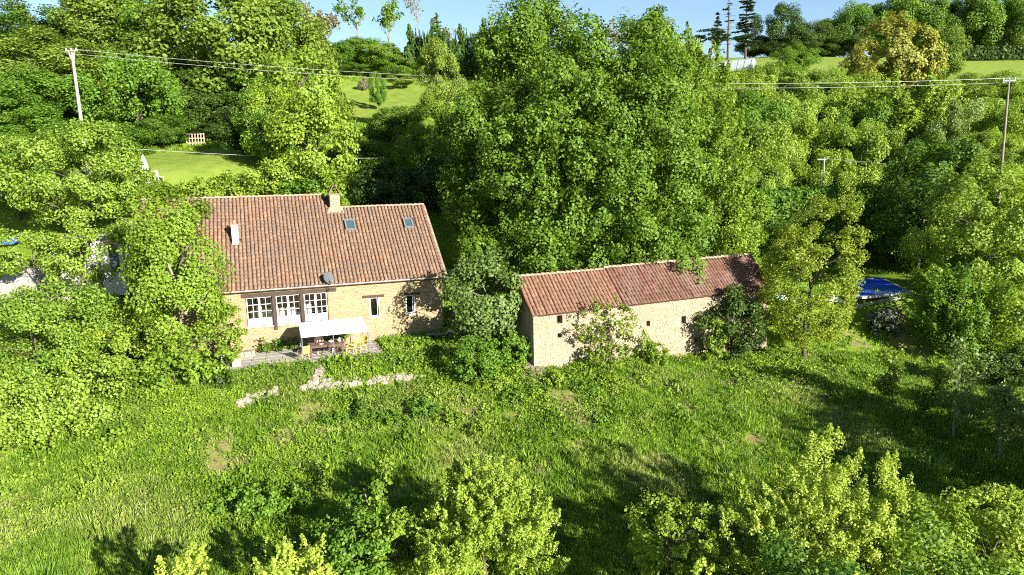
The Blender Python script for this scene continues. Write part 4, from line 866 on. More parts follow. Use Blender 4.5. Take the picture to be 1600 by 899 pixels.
# ---- wooded hillside, protos shared from here on
def hill(rows):
    for (st, m, px, top, hw, Y, cb, lb) in rows: T_(st, m, px, top, hw * 1.18, Y, cb * .25, BT, 'tree', lb)
hill([
 ('round', 'olive', 42, 48, 92, 86, .2, 'olive green tree behind the pole top with bare inner branches'),
 ('round', 'mid', 10, 150, 60, 72, .1, 'mid green tree at the picture edge below the olive tree'),
 ('round', 'mid', 70, 110, 70, 78, .1, 'mid green tree just beyond the concrete pole shaft'),
 ('round', 'olive', 150, 130, 50, 82, .1, 'olive tree between the concrete pole and the vivid maple like tree'),
 ('round', 'olive', 20, 28, 60, 112, .1, 'yellowish tree on the skyline in the top corner'),
 ('round', 'deep', 300, 90, 50, 90, .1, 'mid green tree under the canopy of the golden olive oak'),
 ('round', 'mid', 395, 110, 50, 84, .1, 'mid green tree in front of the pale oak stems'),
 ('round', 'fresh', 430, 130, 44, 67, .1, 'bright tree in front of the tall lawn edge tree'),
 ('round', 'dark', 345, 195, 40, 79, .0, 'dark bush behind the white lattice gate'),
 ('round', 'mid', 60, 215, 60, 62, .0, 'green bush behind the pale green pole tree'),
 ('round', 'deep', 100, 0, 66, 108, .2, 'deep green tree on the skyline above the concrete pole'),
 ('round', 'olive', 185, -15, 80, 104, .2, 'pale olive tree on the skyline beside the deep green one'),
 ('round', 'mid', 262, 5, 62, 98, .2, 'mid green skyline tree next to the golden olive oak'),
 ('spiky', 'mid', 205, 88, 64, 75, .1, 'vivid maple like tree between the pole and the shaded hollow'),
 ('round', 'olive', 340, -15, 104, 87, .25, 'huge golden olive oak with pale stems over the shaded garden'),
 ('round', 'olive', 432, 0, 66, 93, .2, 'olive oak beside the huge golden olive oak'),
 
 
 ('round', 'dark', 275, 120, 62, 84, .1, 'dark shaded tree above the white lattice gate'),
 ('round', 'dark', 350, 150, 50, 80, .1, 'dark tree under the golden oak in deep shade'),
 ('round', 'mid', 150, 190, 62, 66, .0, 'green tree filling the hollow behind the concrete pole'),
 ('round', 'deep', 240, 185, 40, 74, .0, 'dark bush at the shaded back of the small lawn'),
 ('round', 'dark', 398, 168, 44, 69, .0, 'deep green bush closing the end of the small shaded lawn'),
 ('round', 'mid', 425, 150, 42, 66, .0, 'bright bush below the tall green lawn tree'),
 ('round', 'mid', 505, 62, 38, 122, .15, 'green tree beyond the lawn next to the bright green tree'),
 ('round', 'mid', 548, 62, 38, 126, .15, 'green tree beyond the lawn below the tall thin pines'),
 ('round', 'fresh', 592, 70, 36, 124, .15, 'bright tree beyond the lawn beside the cypress row'),
 ('round', 'deep', 556, 100, 26, 116, .1, 'dark tree with shade beneath it at the back of the lawn'),
 ('round', 'mid', 620, 92, 28, 116, .1, 'small green tree in front of the cypress row'),
 ('round', 'olive', 795, 52, 40, 112, .1, 'bright olive tree between the cypress row and the great tree'),
 ('round', 'fresh', 755, 132, 34, 98, .1, 'bright green tree in front of the last cypresses'),
 ('round', 'fresh', 712, 138, 26, 92, .1, 'yellow green tree below the cypress row'),
 ('round', 'yellow', 1062, 52, 38, 98, .1, 'yellow green bush tree between the great tree and the polytunnel'),
 ('round', 'yellow', 1108, 120, 34, 104, .1, 'yellow green bush tree in front of the polytunnel end'),
 ('round', 'fresh', 1165, 116, 40, 108, .05, 'green bush in front of the white polytunnel'),
 ('round', 'yellow', 1215, 105, 44, 116, .05, 'yellow green bush beside the polytunnel on the field edge'),
 ('round', 'yellow', 1270, 118, 42, 112, .05, 'yellow green bush on the field edge below the fence posts'),
 ('round', 'fresh', 1325, 124, 40, 112, .05, 'bright bush on the field edge below the golden oak'),
 ('round', 'yellow', 1535, 116, 48, 112, .05, 'yellow green bush behind the thin electricity pole'),
 ('round', 'fresh', 1590, 126, 40, 100, .05, 'bright bush at the picture edge behind the electricity pole'),
 ('round', 'mid', 1180, 150, 50, 88, .05, 'mid green bush on the hillside under the power lines'),
 ('round', 'yellow', 1235, 148, 50, 92, .05, 'yellow green bush on the hillside above the telephone pole'),
 ('round', 'fresh', 1300, 145, 48, 93, .05, 'rounded bright green bush high on the hillside under the wires'),
 ('round', 'mid', 1348, 158, 40, 88, .05, 'mid green bush between mid green and willow like bushes'),
 ('spiky', 'fresh', 1420, 128, 72, 90, .05, 'large bright feathery bush on the hillside below the golden oak'),
 ('round', 'yellow', 1495, 140, 48, 88, .05, 'pale yellow green bush beside the large feathery bush'),
 ('round', 'fresh', 1575, 160, 42, 80, .05, 'green bush behind the shaft of the electricity pole'),
 ('round', 'yellow', 1195, 205, 52, 78, .0, 'yellow green bush beside the telephone pole on the lower hillside'),
 ('round', 'fresh', 1255, 195, 46, 81, .0, 'bright bush directly behind the telephone pole'),
 ('round', 'fresh', 1325, 190, 50, 80, .0, 'bright green bush beyond the telephone pole'),
 ('round', 'fresh', 1380, 195, 42, 78, .0, 'bright bush above the glossy deep green tree'),
 ('airy', 'grey', 1505, 178, 36, 74, .0, 'grey half bare bush near the electricity pole foot'),
 ('round', 'fresh', 1555, 212, 42, 70, .0, 'green bush at the foot of the electricity pole'),
 ('round', 'yellow', 1600, 230, 40, 66, .0, 'yellow green bush at the picture edge by the electricity pole'),
 ('round', 'fresh', 1225, 245, 48, 73, .0, 'bright green bush just above the clipped hedge'),
 ('round', 'fresh', 1330, 245, 44, 74, .0, 'bright bush just above the hedge beyond the telephone pole'),
 ('round', 'yellow', 1185, 260, 40, 70, .0, 'yellow green bush between hedge and great tree'),
])
T_('cluster', 'fresh', 470, 62, 66, 70, .1, BT, 'tree', 'tall bright green tree at the edge of the sunny lawn', near=True, leaf=.27, dens=1.4)
T_('cluster', 'fresh', 486, 138, 66, 63.5, .0, BT, 'tree', 'rounded bright tree just behind the farmhouse chimney', near=True, leaf=.24, dens=1.4)
# golden oak and field trees
T_('cluster', 'golden', 1398, 36, 74, 124, .0, BT, 'tree', 'large golden oak in new leaf at the field edge', near=True, leaf=.40, dens=2.4)
T_('round', 'olive', 1462, 55, 40, 127, .1, BT, 'tree', 'yellow green tree joined to the golden oak')
T_('round', 'mid', 1243, 72, 32, 152, .05, BT, 'tree', 'spreading green tree in the field above the fence posts')
for px, top, hw, Y, m, lb in ((1213, 12, 26, 205, 'dark', 'dark round headed tree beside the cedar on the skyline'), (1250, 42, 30, 205, 'dark', 'dark tree on the skyline next to the round headed one'), (1285, 34, 28, 207, 'deep', 'deep green tree on the skyline between dark trees'),
     (1322, 22, 28, 206, 'deep', 'deep green tree on the skyline above the field end'), (1352, 4, 30, 208, 'mid', 'green tree behind the golden oak on the skyline'), (1395, -12, 34, 206, 'mid', 'tall green tree directly above the golden oak'),
     (1445, 0, 36, 204, 'deep', 'broad deep green tree above the yellow green one'), (1490, 8, 32, 204, 'deep', 'deep green tree above the dark hedge end'), (1528, -14, 34, 202, 'mid', 'bright topped tree on the skyline over the field'),
     (1572, -8, 34, 200, 'mid', 'tall green tree at the picture edge over the field'), (1600, 20, 24, 196, 'olive', 'brownish tree at the picture edge over the field'),
     (1190, 58, 26, 208, 'dark', 'dark tree filling the gap below the cedar'), (1230, 66, 24, 200, 'dark', 'low dark tree behind the field'), (1275, 64, 26, 202, 'dark', 'dark undergrowth tree behind the fence posts'), (1320, 60, 26, 202, 'dark', 'dark undergrowth tree at the far field end')):
    T_('round', m, px, top, hw * 1.3, Y, .0, BT, 'tree', lb)
# dark hedge at the field top
def hedge(name, label, p0, p1, h, d, m, leaf, dens, zs=None, group=None):
    p0 = np.array(p0[:2]); p1 = np.array(p1[:2]); Ln = np.linalg.norm(p1 - p0); dr = (p1 - p0) / Ln; nr = np.array([-dr[1], dr[0]]); r = np.random.default_rng(nseed())
    area = Ln * (2 * h + d); n = int(dens * area / (.55 * leaf * leaf)); f = r.random(n); s = r.random(n) * Ln
    w = 2 * h + d; q = r.random(n) * w; y = np.where(q < h, -d / 2, np.where(q < h + d, q - h - d / 2, d / 2)); z = np.where(q < h, q, np.where(q < h + d, h, q - h - d))
    s2 = s * 1.0; bump = .10 * np.sin(s * 1.7) + .08 * np.sin(s * 3.9 + z * 2) + r.normal(size=n) * .09
    yy = y + np.sign(y) * (q < h) * bump - (q > h + d) * 0 + np.sign(y) * (q > h + d) * bump; zz = z + ((q >= h) & (q < h + d)) * bump
    X = p0[0] + dr[0] * s + nr[0] * yy; Yv = p0[1] + dr[1] * s + nr[1] * yy; g = ground(p0[0] + dr[0] * np.linspace(0, Ln, 20), p0[1] + dr[1] * np.linspace(0, Ln, 20)); gb = np.interp(s, np.linspace(0, Ln, 20), g)
    if zs is not None: gt = np.interp(s, [0, Ln], zs); zz = (zz / h) * (gt - gb) ; 
    P = np.stack([X, Yv, gb + zz], 1); nn = np.where(((q >= h) & (q < h + d))[:, None], np.array([0, 0, 1.0]), np.sign(y)[:, None] * np.array([nr[0], nr[1], .2]))
    V = leaf_quads(r, P, nrm(nn * .8 + r.normal(size=(n, 3)) * .55), leaf * r.uniform(.6, 1.3, n)); c = np.array([(p0[0] + p1[0]) / 2, (p0[1] + p1[1]) / 2, g.min()])
    t = thing(name, label, 'hedge', c, 0, group); obj('foliage', leafmesh('foliage', V - c, np.repeat(np.clip(r.normal(.5, .25, n), 0, 1), 4)), LM[m], t)
    # woody inside so that light does not pass straight through
    f = MB(); a = np.array([*(p0 + dr * .3), 0]); 
    for k in range(int(Ln / .8)):
        b = p0 + dr * (.4 + k * .8); z0 = float(np.interp(.4 + k * .8, np.linspace(0, Ln, 20), g)); hh = (np.interp(.4 + k * .8, [0, Ln], zs) - z0 if zs is not None else h) * .85
        f.tube([(b[0] - c[0], b[1] - c[1], z0 - .2 - c[2]), (b[0] - c[0], b[1] - c[1], z0 + hh - c[2])], [.07, .03], 5)
    f.build('stems', BARK, t)
a, b = at(1175, 300, 66), at(1372, 292, 68)
hedge('clipped_hedge', 'tall clipped hedge with a sunlit top and dark face beside the pool', (a[0], a[1]), (b[0], b[1]), 6, 1.6, 'mid', .24, 1.6, (a[2], b[2]))
a, b = at(1490, 75, 186), at(1640, 75, 184)
hedge('field_hedge', 'dark hedge along the top edge of the sunny field', (a[0], a[1]), (b[0], b[1]), 5, 4, 'dark', .6, 1.6, (a[2], b[2]))
# cypress row
for k in range(11):
    px = 640 + k * 12.2 + (6 if k > 4 else 0); T_('shoots' if k % 3 else 'cone', 'cypress', px, 52 + (k % 3) * 3 + (4 if k == 5 else 0), 14, 117 + (k % 2), .0, 'cypress_tree', 'cypress', ['dark cypress standing in the dense row behind the lawn'][0], 'cypresses in the dark row behind the lawn', leaf=.1, dens=4.5, var=k % 2)
# conifers, thin pines and bare trees on the skyline
def conifer(px, top, hw, Y, label, m='conifer', bareness=0.0, cb=.18, seed=1, name=CO):
    p = at(px, top, Y); z0 = gz(p[0], Y); H = p[2] - z0; R = hw * Y / PF; t = thing(name, label, 'conifer', (p[0], Y, z0)); r = np.random.default_rng(seed); f = MB(); f.tube([(0, 0, -.3), (0, 0, H * .5), (0, 0, H)], [H * .018, H * .011, .03], 7)
    Ps, Ns = [], []
    h = H * cb
    while h < H * .98:
        q = (h / H - cb) / (1 - cb); ln = R * (1 - q) ** .75 * (.45 + .55 * min(1, q * 5))
        for j in range(r.integers(4, 7)):
            a = r.uniform(0, 6.28); l2 = ln * r.uniform(.35, 1.15); e = np.array([math.cos(a) * l2, math.sin(a) * l2, -.06 * l2 + .1]); f.tube([(0, 0, h), (e[0] * .5, e[1] * .5, h + .12), (e[0], e[1], h + e[2])], [H * .004 + .02, .03, .012], 4, False)
            if r.random() > bareness:
                n = int(26 + 30 * l2); u = r.random(n) ** .7; pos = np.outer(u, e) + np.array([0, 0, h]) + r.normal(size=(n, 3)) * np.array([.28, .28, .10]) * (l2 * .28 + .12); Ps.append(pos); Ns.append(np.tile([0, 0, 1.0], (n, 1)) + r.normal(size=(n, 3)) * .45)
        h += H * r.uniform(.022, .06)
    f.build('trunk', BARK, t)
    if Ps:
        P = np.concatenate(Ps); V = leaf_quads(r, P, nrm(np.concatenate(Ns)), np.full(len(P), max(.25, .0024 * Y)) * r.uniform(.7, 1.3, len(P)), .3); obj('crown', leafmesh('crown', V, np.repeat(np.clip(r.normal(.5, .25, len(P)), 0, 1), 4)), LM[m], t)
conifer(1168, -30, 26, 192, 'tall dark cedar like conifer on the skyline above the polytunnel', seed=3, cb=.12)
conifer(1140, -25, 20, 190, 'half bare dead conifer beside the cedar on the skyline', bareness=.85, seed=4, cb=.2)
conifer(1122, 18, 16, 191, 'thin dark conifer next to the half bare one', bareness=.55, seed=8, cb=.3)
conifer(682, 20, 18, 150, 'pale sparse pine beyond the cypress row', m='grey', bareness=.3, seed=7, cb=.2)
conifer(1336, 48, 9, 198, 'narrow grey blue conifer at the dark wood edge', m='laven', seed=9, cb=.05)
def pine(px, top, hw, Y, label):
    p = at(px, top, Y); z0 = gz(p[0], Y); H = p[2] - z0; R = hw * Y / PF; t = thing(CO, label, 'conifer', (p[0], Y, z0)); f = MB(); f.tube([(0, 0, -.3), (.3, 0, H * .5), (0, 0, H * .9)], [H * .03, H * .022, H * .01], 7)
    V, T = crown(nseed(), R, R, H * .26, .5, 'flat', 1.5); obj('crown', leafmesh('crown', V + np.array([0, 0, H * .74]), T), LM['conifer'], t); f.build('trunk', BARKG, t)
pine(1112, 44, 22, 186, 'dark flat headed pine with a pale trunk beside the polytunnel')
def bare(px, top, Y, label, m, hw, nleaf, spread=.6, seed=1, name='bare_tree'):
    p = at(px, top, Y); z0 = gz(p[0], Y); H = p[2] - z0; t = thing(name, label, 'tree', (p[0], Y, z0)); f = bare_mb(seed, H, H * .014, spread, 4, 5, .35); f.build('trunk', BARKG, t)
    r = np.random.default_rng(seed); V = np.array(f.v); V = V[V[:, 2] > .45 * H]; k = r.integers(0, len(V), nleaf); P = V[k] + r.normal(size=(nleaf, 3)) * .3
    obj('crown', leafmesh('crown', leaf_quads(r, P, nrm(r.normal(size=(nleaf, 3))), .42 * r.uniform(.6, 1.3, nleaf)), np.repeat(r.random(nleaf), 4)), LM[m], t)
bare(650, -8, 150, 'tall bare tree with fine grey branches on the skyline', 'pale', 25, 160, .45, 11)
bare(558, -14, 150, 'tall thin tree with sparse dark leaves on the skyline above the lawn trees', 'mid', 24, 900, .45, 21, 'sparse_tree')
bare(603, 6, 150, 'shorter sparse leaved tree on the skyline beside the tallest thin tree', 'mid', 22, 1100, .5, 22, 'sparse_tree')
bare(490, 12, 140, 'pale twiggy tree on the skyline beside the thin trees', 'pale', 28, 900, .65, 12)
bare(512, 16, 142, 'second pale twiggy tree on the skyline close to the green woods', 'pale', 28, 700, .65, 13)
bare(708, 34, 152, 'small pale bare tree above the cypress row end', 'pale', 15, 250, .6, 14)
bare(1008, 14, 128, 'pale pinkish bare treetop showing over the great tree', 'pale', 20, 900, .65, 15)
bare(975, 18, 128, 'faint pale twigs just over the top of the great tree', 'pale', 20, 500, .65, 16)
bare(25, 8, 120, 'bare grey treetop against the sky in the top corner', 'pale', 20, 250, .6, 17)
# lawn plants
T_('airy', 'mid', 590, 122, 13, 93, .15, BT, 'tree', 'small young tree standing alone on the sunny lawn')
T_('round', 'fresh', 626, 118, 22, 108, .35, BT, 'tree', 'small round tree with a clear stem at the back of the lawn')
T_('round', 'pale', 567, 124, 9, 106, .0, SH, 'shrub', 'white flowering shrub at the back of the lawn', trunk=False)
potplant(-6.75, -.6, 'green potted plant against the wall behind the yellow chairs', .9, .3, 'mid', 31)
potplant(-7.6, -.75, 'tall green potted plant behind the person in dark clothes', 1.0, .32, 'deep', 32)
for k, (u, lb) in enumerate(((-11.6, 'dark green wall plant in the canopy shade beside the bench wall'), (-10.7, 'low leafy plant at the shaded foot of the farmhouse wall'), (-9.8, 'leafy plant in the deepest canopy shade by the wall'))):
    g0 = hp(u, -.5, TZ); o = thing('wall_plant', lb, 'plant', g0); V, T = crown(60 + k, .5, .3, .36, .1, 'round', 1.4); obj('foliage', leafmesh('foliage', V + np.array([0, 0, .34]), T), LM['deep'], o)

# ------------------------------------------------------------------ poles and wires
def pole(name, label, px, top, Y, r0, r1, m, arm, ltop=None, base_px=None):
    p = at(px, top, Y); z0 = gz(p[0], Y); H = p[2] - z0; t = thing(name, label, 'pole', (p[0], Y, z0))
    f = MB(); f.tube([(0, 0, -.4), (0, 0, H * .5), (0, 0, H)], [r0, (r0 + r1) / 2, r1], 10 if name != 'concrete_pole' else 4); f.build('shaft', m, t); return t, p, H
t, pL, HP = pole('concrete_pole', 'pale concrete pole leaning over the trees with a V shaped top', 116, 82, 60, .20, .13, M_CONC, True)
t.rotation_euler = (0, rad(-1.2), 0)
f = MB(); f.tube([(0, 0, HP - .9), (-.28, 0, HP + .12)], .06, 5); f.tube([(0, 0, HP - .9), (.28, 0, HP + .12)], .06, 5); f.box(-.5, .5, -.05, .05, HP + .08, HP + .18); f.build('crossarm', M_CONC, t)
for x in (-.42, 0, .42): MB().lathe([(.04, HP + .18), (.07, HP + .22), (.05, HP + .27), (.07, HP + .31), (0, HP + .36)], 8, x, 0).build('insulator', M_WHITE, t)
t, pR, HR = pole('electricity_pole', 'tall thin weathered electricity pole with a short crossarm on the hillside', 1577, 124, 60, .11, .075, BARKG, True)
MB().box(-.55, .55, -.05, .05, HR - .18, HR - .06).build('crossarm', M_METAL, t)
for x in (-.48, 0, .48): MB().lathe([(.03, HR - .06), (.06, HR), (.045, HR + .05), (.06, HR + .1), (0, HR + .15)], 8, x, 0).build('insulator', M_WHITE, t)
t, pS, HS = pole('telephone_pole', 'short pale telephone pole among bushes above the clipped hedge', 1288, 248, 70, .11, .08, M_CONC, False)
MB().box(-.7, .3, -.05, .05, HS - .14, HS - .02).build('crossarm', M_METAL, t)
def wire(label, pts, r=.016):
    P = [np.array(p) for p in pts]; a, b, c = P; out = []
    for t in np.linspace(0, 1, 40):
        q = a * (2 * (t - .5) * (t - 1)) + b * (-4 * t * (t - 1)) + c * (2 * t * (t - .5)); out.append(q)
    o0 = out[0]; f = MB(); f.tube([q - o0 for q in out], r, 5); f.build('power_line', M_WIRE, None, label=label, cat='cable', group='wires between the two poles', loc=o0)
for dz, dy, lb in ((0, 0, 'uppermost power line strung between the concrete and wooden poles'), (-.32, .45, 'middle power line strung between the concrete and wooden poles'), (-.06, -.45, 'power line on the near side between concrete and wooden poles')):
    a = pL + [.0, dy, .25 + dz]; c = pR + [0, dy, .1 + dz]; b = at(850, 126, 60) + [0, dy, dz]; wire(lb, (a, b, c), .014)
a = pR + [0, 0, .1]; wire('short power line leaving the wooden pole at the picture edge', (a, at(1640, 122, 60), at(1760, 118, 60)), .014)
a, b, c = at(60, 222, 64), at(385, 243, 65), at(600, 247, 66); wire('thin low cable crossing in front of the shaded lawn', (a, b, c), .02)
a, b, c = pS + [0, 0, 0], at(1360, 254, 68), at(1450, 262, 65); wire('thin cable from the telephone pole towards the glossy tree', (a, b, c), .022)

# ------------------------------------------------------------------ garden above the house
p = hit(232, 287, 40); o = thing('closed_parasol', 'closed pale parasol leaning on the small lawn behind the shrubs', 'parasol', (p[0], p[1], p[2])); o.rotation_euler = (0, rad(-6), 0)
MB().tube([(0, 0, -.1), (0, 0, 2.5)], .03, 8).build('pole', M_METAL, o); f = MB(); n = 14; vs = []
for z, r in ((.55, .10), (.8, .20), (1.3, .21), (1.9, .14), (2.35, .06), (2.45, .02)):
    for q in range(n): a = 2 * math.pi * q / n; rr = r * (1 + (.25 if q % 2 else -.2)); vs.append((rr * math.cos(a), rr * math.sin(a), z))
f.add(vs, [(k * n + q, k * n + (q + 1) % n, (k + 1) * n + (q + 1) % n, (k + 1) * n + q) for k in range(5) for q in range(n)]); f.build('folded_cloth', M_WHITE, o)
MB().lathe([(0, 0), (.28, 0), (.28, .08), (.05, .12), (.05, .2)], 14).build('base', M_CONC, o)
p = hit(249, 284, 40); o = thing('garden_chair', 'white garden chair beside the closed parasol on the small lawn', 'chair', p, rad(150)); MB().box(-.28, .28, -.26, .26, .4, .45).build('seat', M_WHITE, o); MB().box(-.28, .28, .22, .27, .45, .95).build('backrest', M_WHITE, o)
for x in (-.24, .24):
    for y in (-.22, .22): MB().box(x - .025, x + .025, y - .025, y + .025, 0, .4).build('leg', M_WHITE, o)
p = hit(226, 281, 40); o = thing('blue_sheet', 'folded pale blue sheet lying by the parasol foot', 'sheet', p, rad(20)); f = MB(); f.add([(-.5, -.2, .02), (.1, -.3, .05), (.4, .1, .5), (-.2, .3, .55), (-.1, 0, .35)], [(0, 1, 4), (1, 2, 4), (2, 3, 4), (3, 0, 4)]); f.add([(-.5, -.2, 0), (.1, -.3, .02), (.4, .1, .46), (-.2, .3, .5)], [(3, 2, 1, 0)]); f.build('fold', M_TARP, o)
p = hit(306, 228, 40); o = thing('lattice_gate', 'pale lattice gate standing in the shade under dark trees', 'gate', p, rad(8))
for k in range(7): MB().box(-.95 + k * .3, -.85 + k * .3, 0, .03, .05, 1.35).build('upright', M_WOODL, o)  # darker timber puts the trees' deep shade into the white gate's colour
for z in (.25, .75, 1.2): MB().box(-1.0, 1.0, .032, .06, z, z + .09).build('rail', M_WOODL, o)
# shed and bits beside the house, seen through leaves
p = at(120, 474, 47); z0 = gz(p[0], 47)
o = thing('garden_shed', 'white walled shed half hidden by trees beside the farmhouse', 'shed', (p[0], 47, z0 - .3), rad(16))
f = MB(); wall_panel(f, -1.2, 3.2, 0, 4.0, [(1.15, 1.75, .3, 2.5), (2.3, 2.9, 1.6, 3.6)], .2); f.add([(-1.2, 0, 0), (-1.2, 3, 0), (-1.2, 3, 4.0), (-1.2, 0, 4.0)], [(3, 2, 1, 0)]); f.add([(3.2, 0, 0), (3.2, 3, 0), (3.2, 3, 4.0), (3.2, 0, 4.0)], [(0, 1, 2, 3)]); f.build('wall', M_WHITE, o)
MB().box(1.16, 1.74, .15, .19, .31, 2.49).build('door', M_METAL, o); MB().box(2.31, 2.89, .15, .19, 1.61, 3.59).build('window', M_DGLASS, o)
MB().bbox(-1.5, 3.5, -.4, 3.4, 4.0, 4.12, .02).build('roof', M_ROCKW, o)
p = at(50, 455, 45.5); z0 = gz(p[0], 45.5); o = thing('stone_outbuilding', 'low pale stone outbuilding mostly covered by leaves', 'outbuilding', (p[0], 45.5, z0 - .5), rad(14))
f = MB(); wall_panel(f, -2.2, 2.2, 0, 1.9, []); f.add([(-2.2, 0, 1.9), (2.2, 0, 1.9), (2.2, 2.6, 2.7), (-2.2, 2.6, 2.7)], [(0, 1, 2, 3)]); f.add([(2.2, 0, 0), (2.2, 2.6, 0), (2.2, 2.6, 2.7), (2.2, 0, 1.9)], [(0, 1, 2, 3)]); f.build('wall', M_RENDER, o)
f = MB(); rubble(f, -2.2, 2.2, 0, 1.9, [], rng, 0); f.build('rubble_stones', M_ROCK, o, kind='stuff')
p = at(18, 384, 52); z0 = gz(p[0], 52)
f = MB(); n = 9; vs = [(x, y, .9 * math.exp(-(x * x + y * y) * 1.5) + .1 * math.sin(5 * x + 3 * y)) for y in np.linspace(-.6, .6, n) for x in np.linspace(-.6, .6, n)]
f.add(vs, [(j * n + i, j * n + i + 1, (j + 1) * n + i + 1, (j + 1) * n + i) for j in range(n - 1) for i in range(n - 1)]); f.build('blue_tarpaulin', M_BLUET, None, label='crumpled bright blue tarpaulin over a pile beyond the leafy trees', cat='tarpaulin', loc=(p[0], 52, max(z0, p[2] - .5)))
# ------------------------------------------------------------------ polytunnel, posts
p = at(1146, 113, 160); z0 = gz(p[0], 160); o = thing('polytunnel', 'white polythene tunnel greenhouse on the hilltop field', 'greenhouse', (p[0], 160, p[2] - .2), rad(-32))
f = MB(); n = 12; Rr, Hh, L2 = 2.6, 2.75, 4.4; prof = [(math.cos(math.pi * k / n) * Rr, math.sin(math.pi * k / n) ** .8 * Hh) for k in range(n + 1)]
vs = [(x, y, z) for x in np.linspace(-L2, L2, 7) for y, z in prof]; f.add(vs, [(i * (n + 1) + k, i * (n + 1) + k + 1, (i + 1) * (n + 1) + k + 1, (i + 1) * (n + 1) + k) for i in range(6) for k in range(n)]); f.build('cover', M_TUNNEL, o, True)
for s in (-1, 1): MB().add([(s * (L2 - .01), y, z) for y, z in prof], [tuple(range(n + 1))]).build('end_panel', M_TUNNEL, o)
for x in np.linspace(-L2, L2, 7): f = MB(); f.tube([(x, y * 1.01, z * 1.01 + .01) for y, z in prof], .035, 4); f.build('hoop', M_METAL, o)
pm = MB().tube([(0, 0, -.3), (0, 0, 1.15)], .05, 6).mesh('fence_post'); pm.materials.append(M_WOODL)
for k in range(9):
    X = at(1252 + k * 9.5, 108, 158)[0]; Yq = 158 + (k % 3) * 1.5; obj('fence_post', pm, None, None, 'thin pale post in the row across the hilltop field', 'post', 'pale posts in the hilltop field', loc=(X, Yq, gz(X, Yq)))
# ------------------------------------------------------------------ pool
pc = [at(*a) for a in ((1300, 462, 57), (1418, 457, 58), (1372, 434, 64), (1290, 440, 64))]; zc = 1.25
px_, py_ = np.mean([q[0] for q in pc]), np.mean([q[1] for q in pc])
def hz(px, py, z): d_ = ray(px, py); k = (z - CAM[2]) / d_[2]; return CAM + d_ * k
zq = 1.08
quad = [hz(px, py, zq) for px, py in ((1342, 464), (1419, 457), (1375, 435), (1338, 438))]
c = np.mean(quad, 0); o = thing('swimming_pool', 'swimming pool under a bright blue cover with pale stone edging', 'swimming pool', c)
f = MB(); loc_ = [q - c for q in quad]; n = 10; vs = []
for j in range(n + 1):
    for i in range(n + 1):
        s, t = i / n, j / n; q = (loc_[0] * (1 - s) + loc_[1] * s) * (1 - t) + (loc_[3] * (1 - s) + loc_[2] * s) * t; vs.append((q[0], q[1], .02 + .012 * math.sin(9 * s) - .03 * math.sin(math.pi * s) * math.sin(math.pi * t)))
f.add(vs, [(j * (n + 1) + i, j * (n + 1) + i + 1, (j + 1) * (n + 1) + i + 1, (j + 1) * (n + 1) + i) for j in range(n) for i in range(n)]); f.build('cover', M_BLUE, o)
for k in range(4):
    a, b = loc_[k], loc_[(k + 1) % 4]; dr = (b - a) / np.linalg.norm(b - a); nr = np.array([dr[1], -dr[0], 0]); ln = np.linalg.norm(b - a); m = max(1, int(ln / .9))
    for q in range(m):
        s0, s1 = q * ln / m + .01, (q + 1) * ln / m - .01; P = [a + dr * s0, a + dr * s1, a + dr * s1 + nr * .3, a + dr * s0 + nr * .3]
        f = MB(); f.add([(x[0], x[1], -.12) for x in P] + [(x[0], x[1], .05) for x in P], [(4, 5, 6, 7), (0, 1, 5, 4), (1, 2, 6, 5), (2, 3, 7, 6), (3, 0, 4, 7), (7, 6, 5, 4)][:5]); f.build('coping_stone', M_CONC, o)
# low rail and white bits beside the pool
a, b = hit(1312, 487, 30), hit(1408, 468, 30); c = (a + b) / 2; o = thing('wooden_rail', 'low pale wooden rail on the bank in front of the pool', 'fence', c)
for k in range(7):
    q = a + (b - a) * k / 6 - c; MB().box(q[0] - .05, q[0] + .05, q[1] - .05, q[1] + .05, q[2] - .2, q[2] + .28).build('post', M_WOODL, o)
for h0_ in (.10, .24):
    f = MB(); f.tube([a - c + [0, -.06, h0_], b - c + [0, -.06, h0_]], .055, 6); f.build('rail', M_RENDER, o)
for k, (px, py, w_, lb, m) in enumerate(((1222, 466, .9, 'crumpled pale blue sheet behind the airy yellow green tree', M_TARP), (1298, 470, 1.0, 'crumpled white cover lying behind the airy tree near the pool', M_WHITE), (1262, 476, .55, 'small white bundle between the two crumpled covers', M_WHITE))):
    p = hit(px, py + 5, 30); f = MB(); n = 9; r_ = random.Random(k); vs = [(x * w_, y * .6 * w_, (.62 * math.exp(-(x * x + y * y) * 1.2) + r_.uniform(-.12, .12) * (abs(x) < .95) - .05) * w_) for y in np.linspace(-1, 1, n) for x in np.linspace(-1, 1, n)]
    f.add(vs, [(j * n + i, j * n + i + 1, (j + 1) * n + i + 1, (j + 1) * n + i) for j in range(n - 1) for i in range(n - 1)]); f.build('crumpled_sheet', m, None, label=lb, cat='sheet', loc=p + [0, 0, .08])
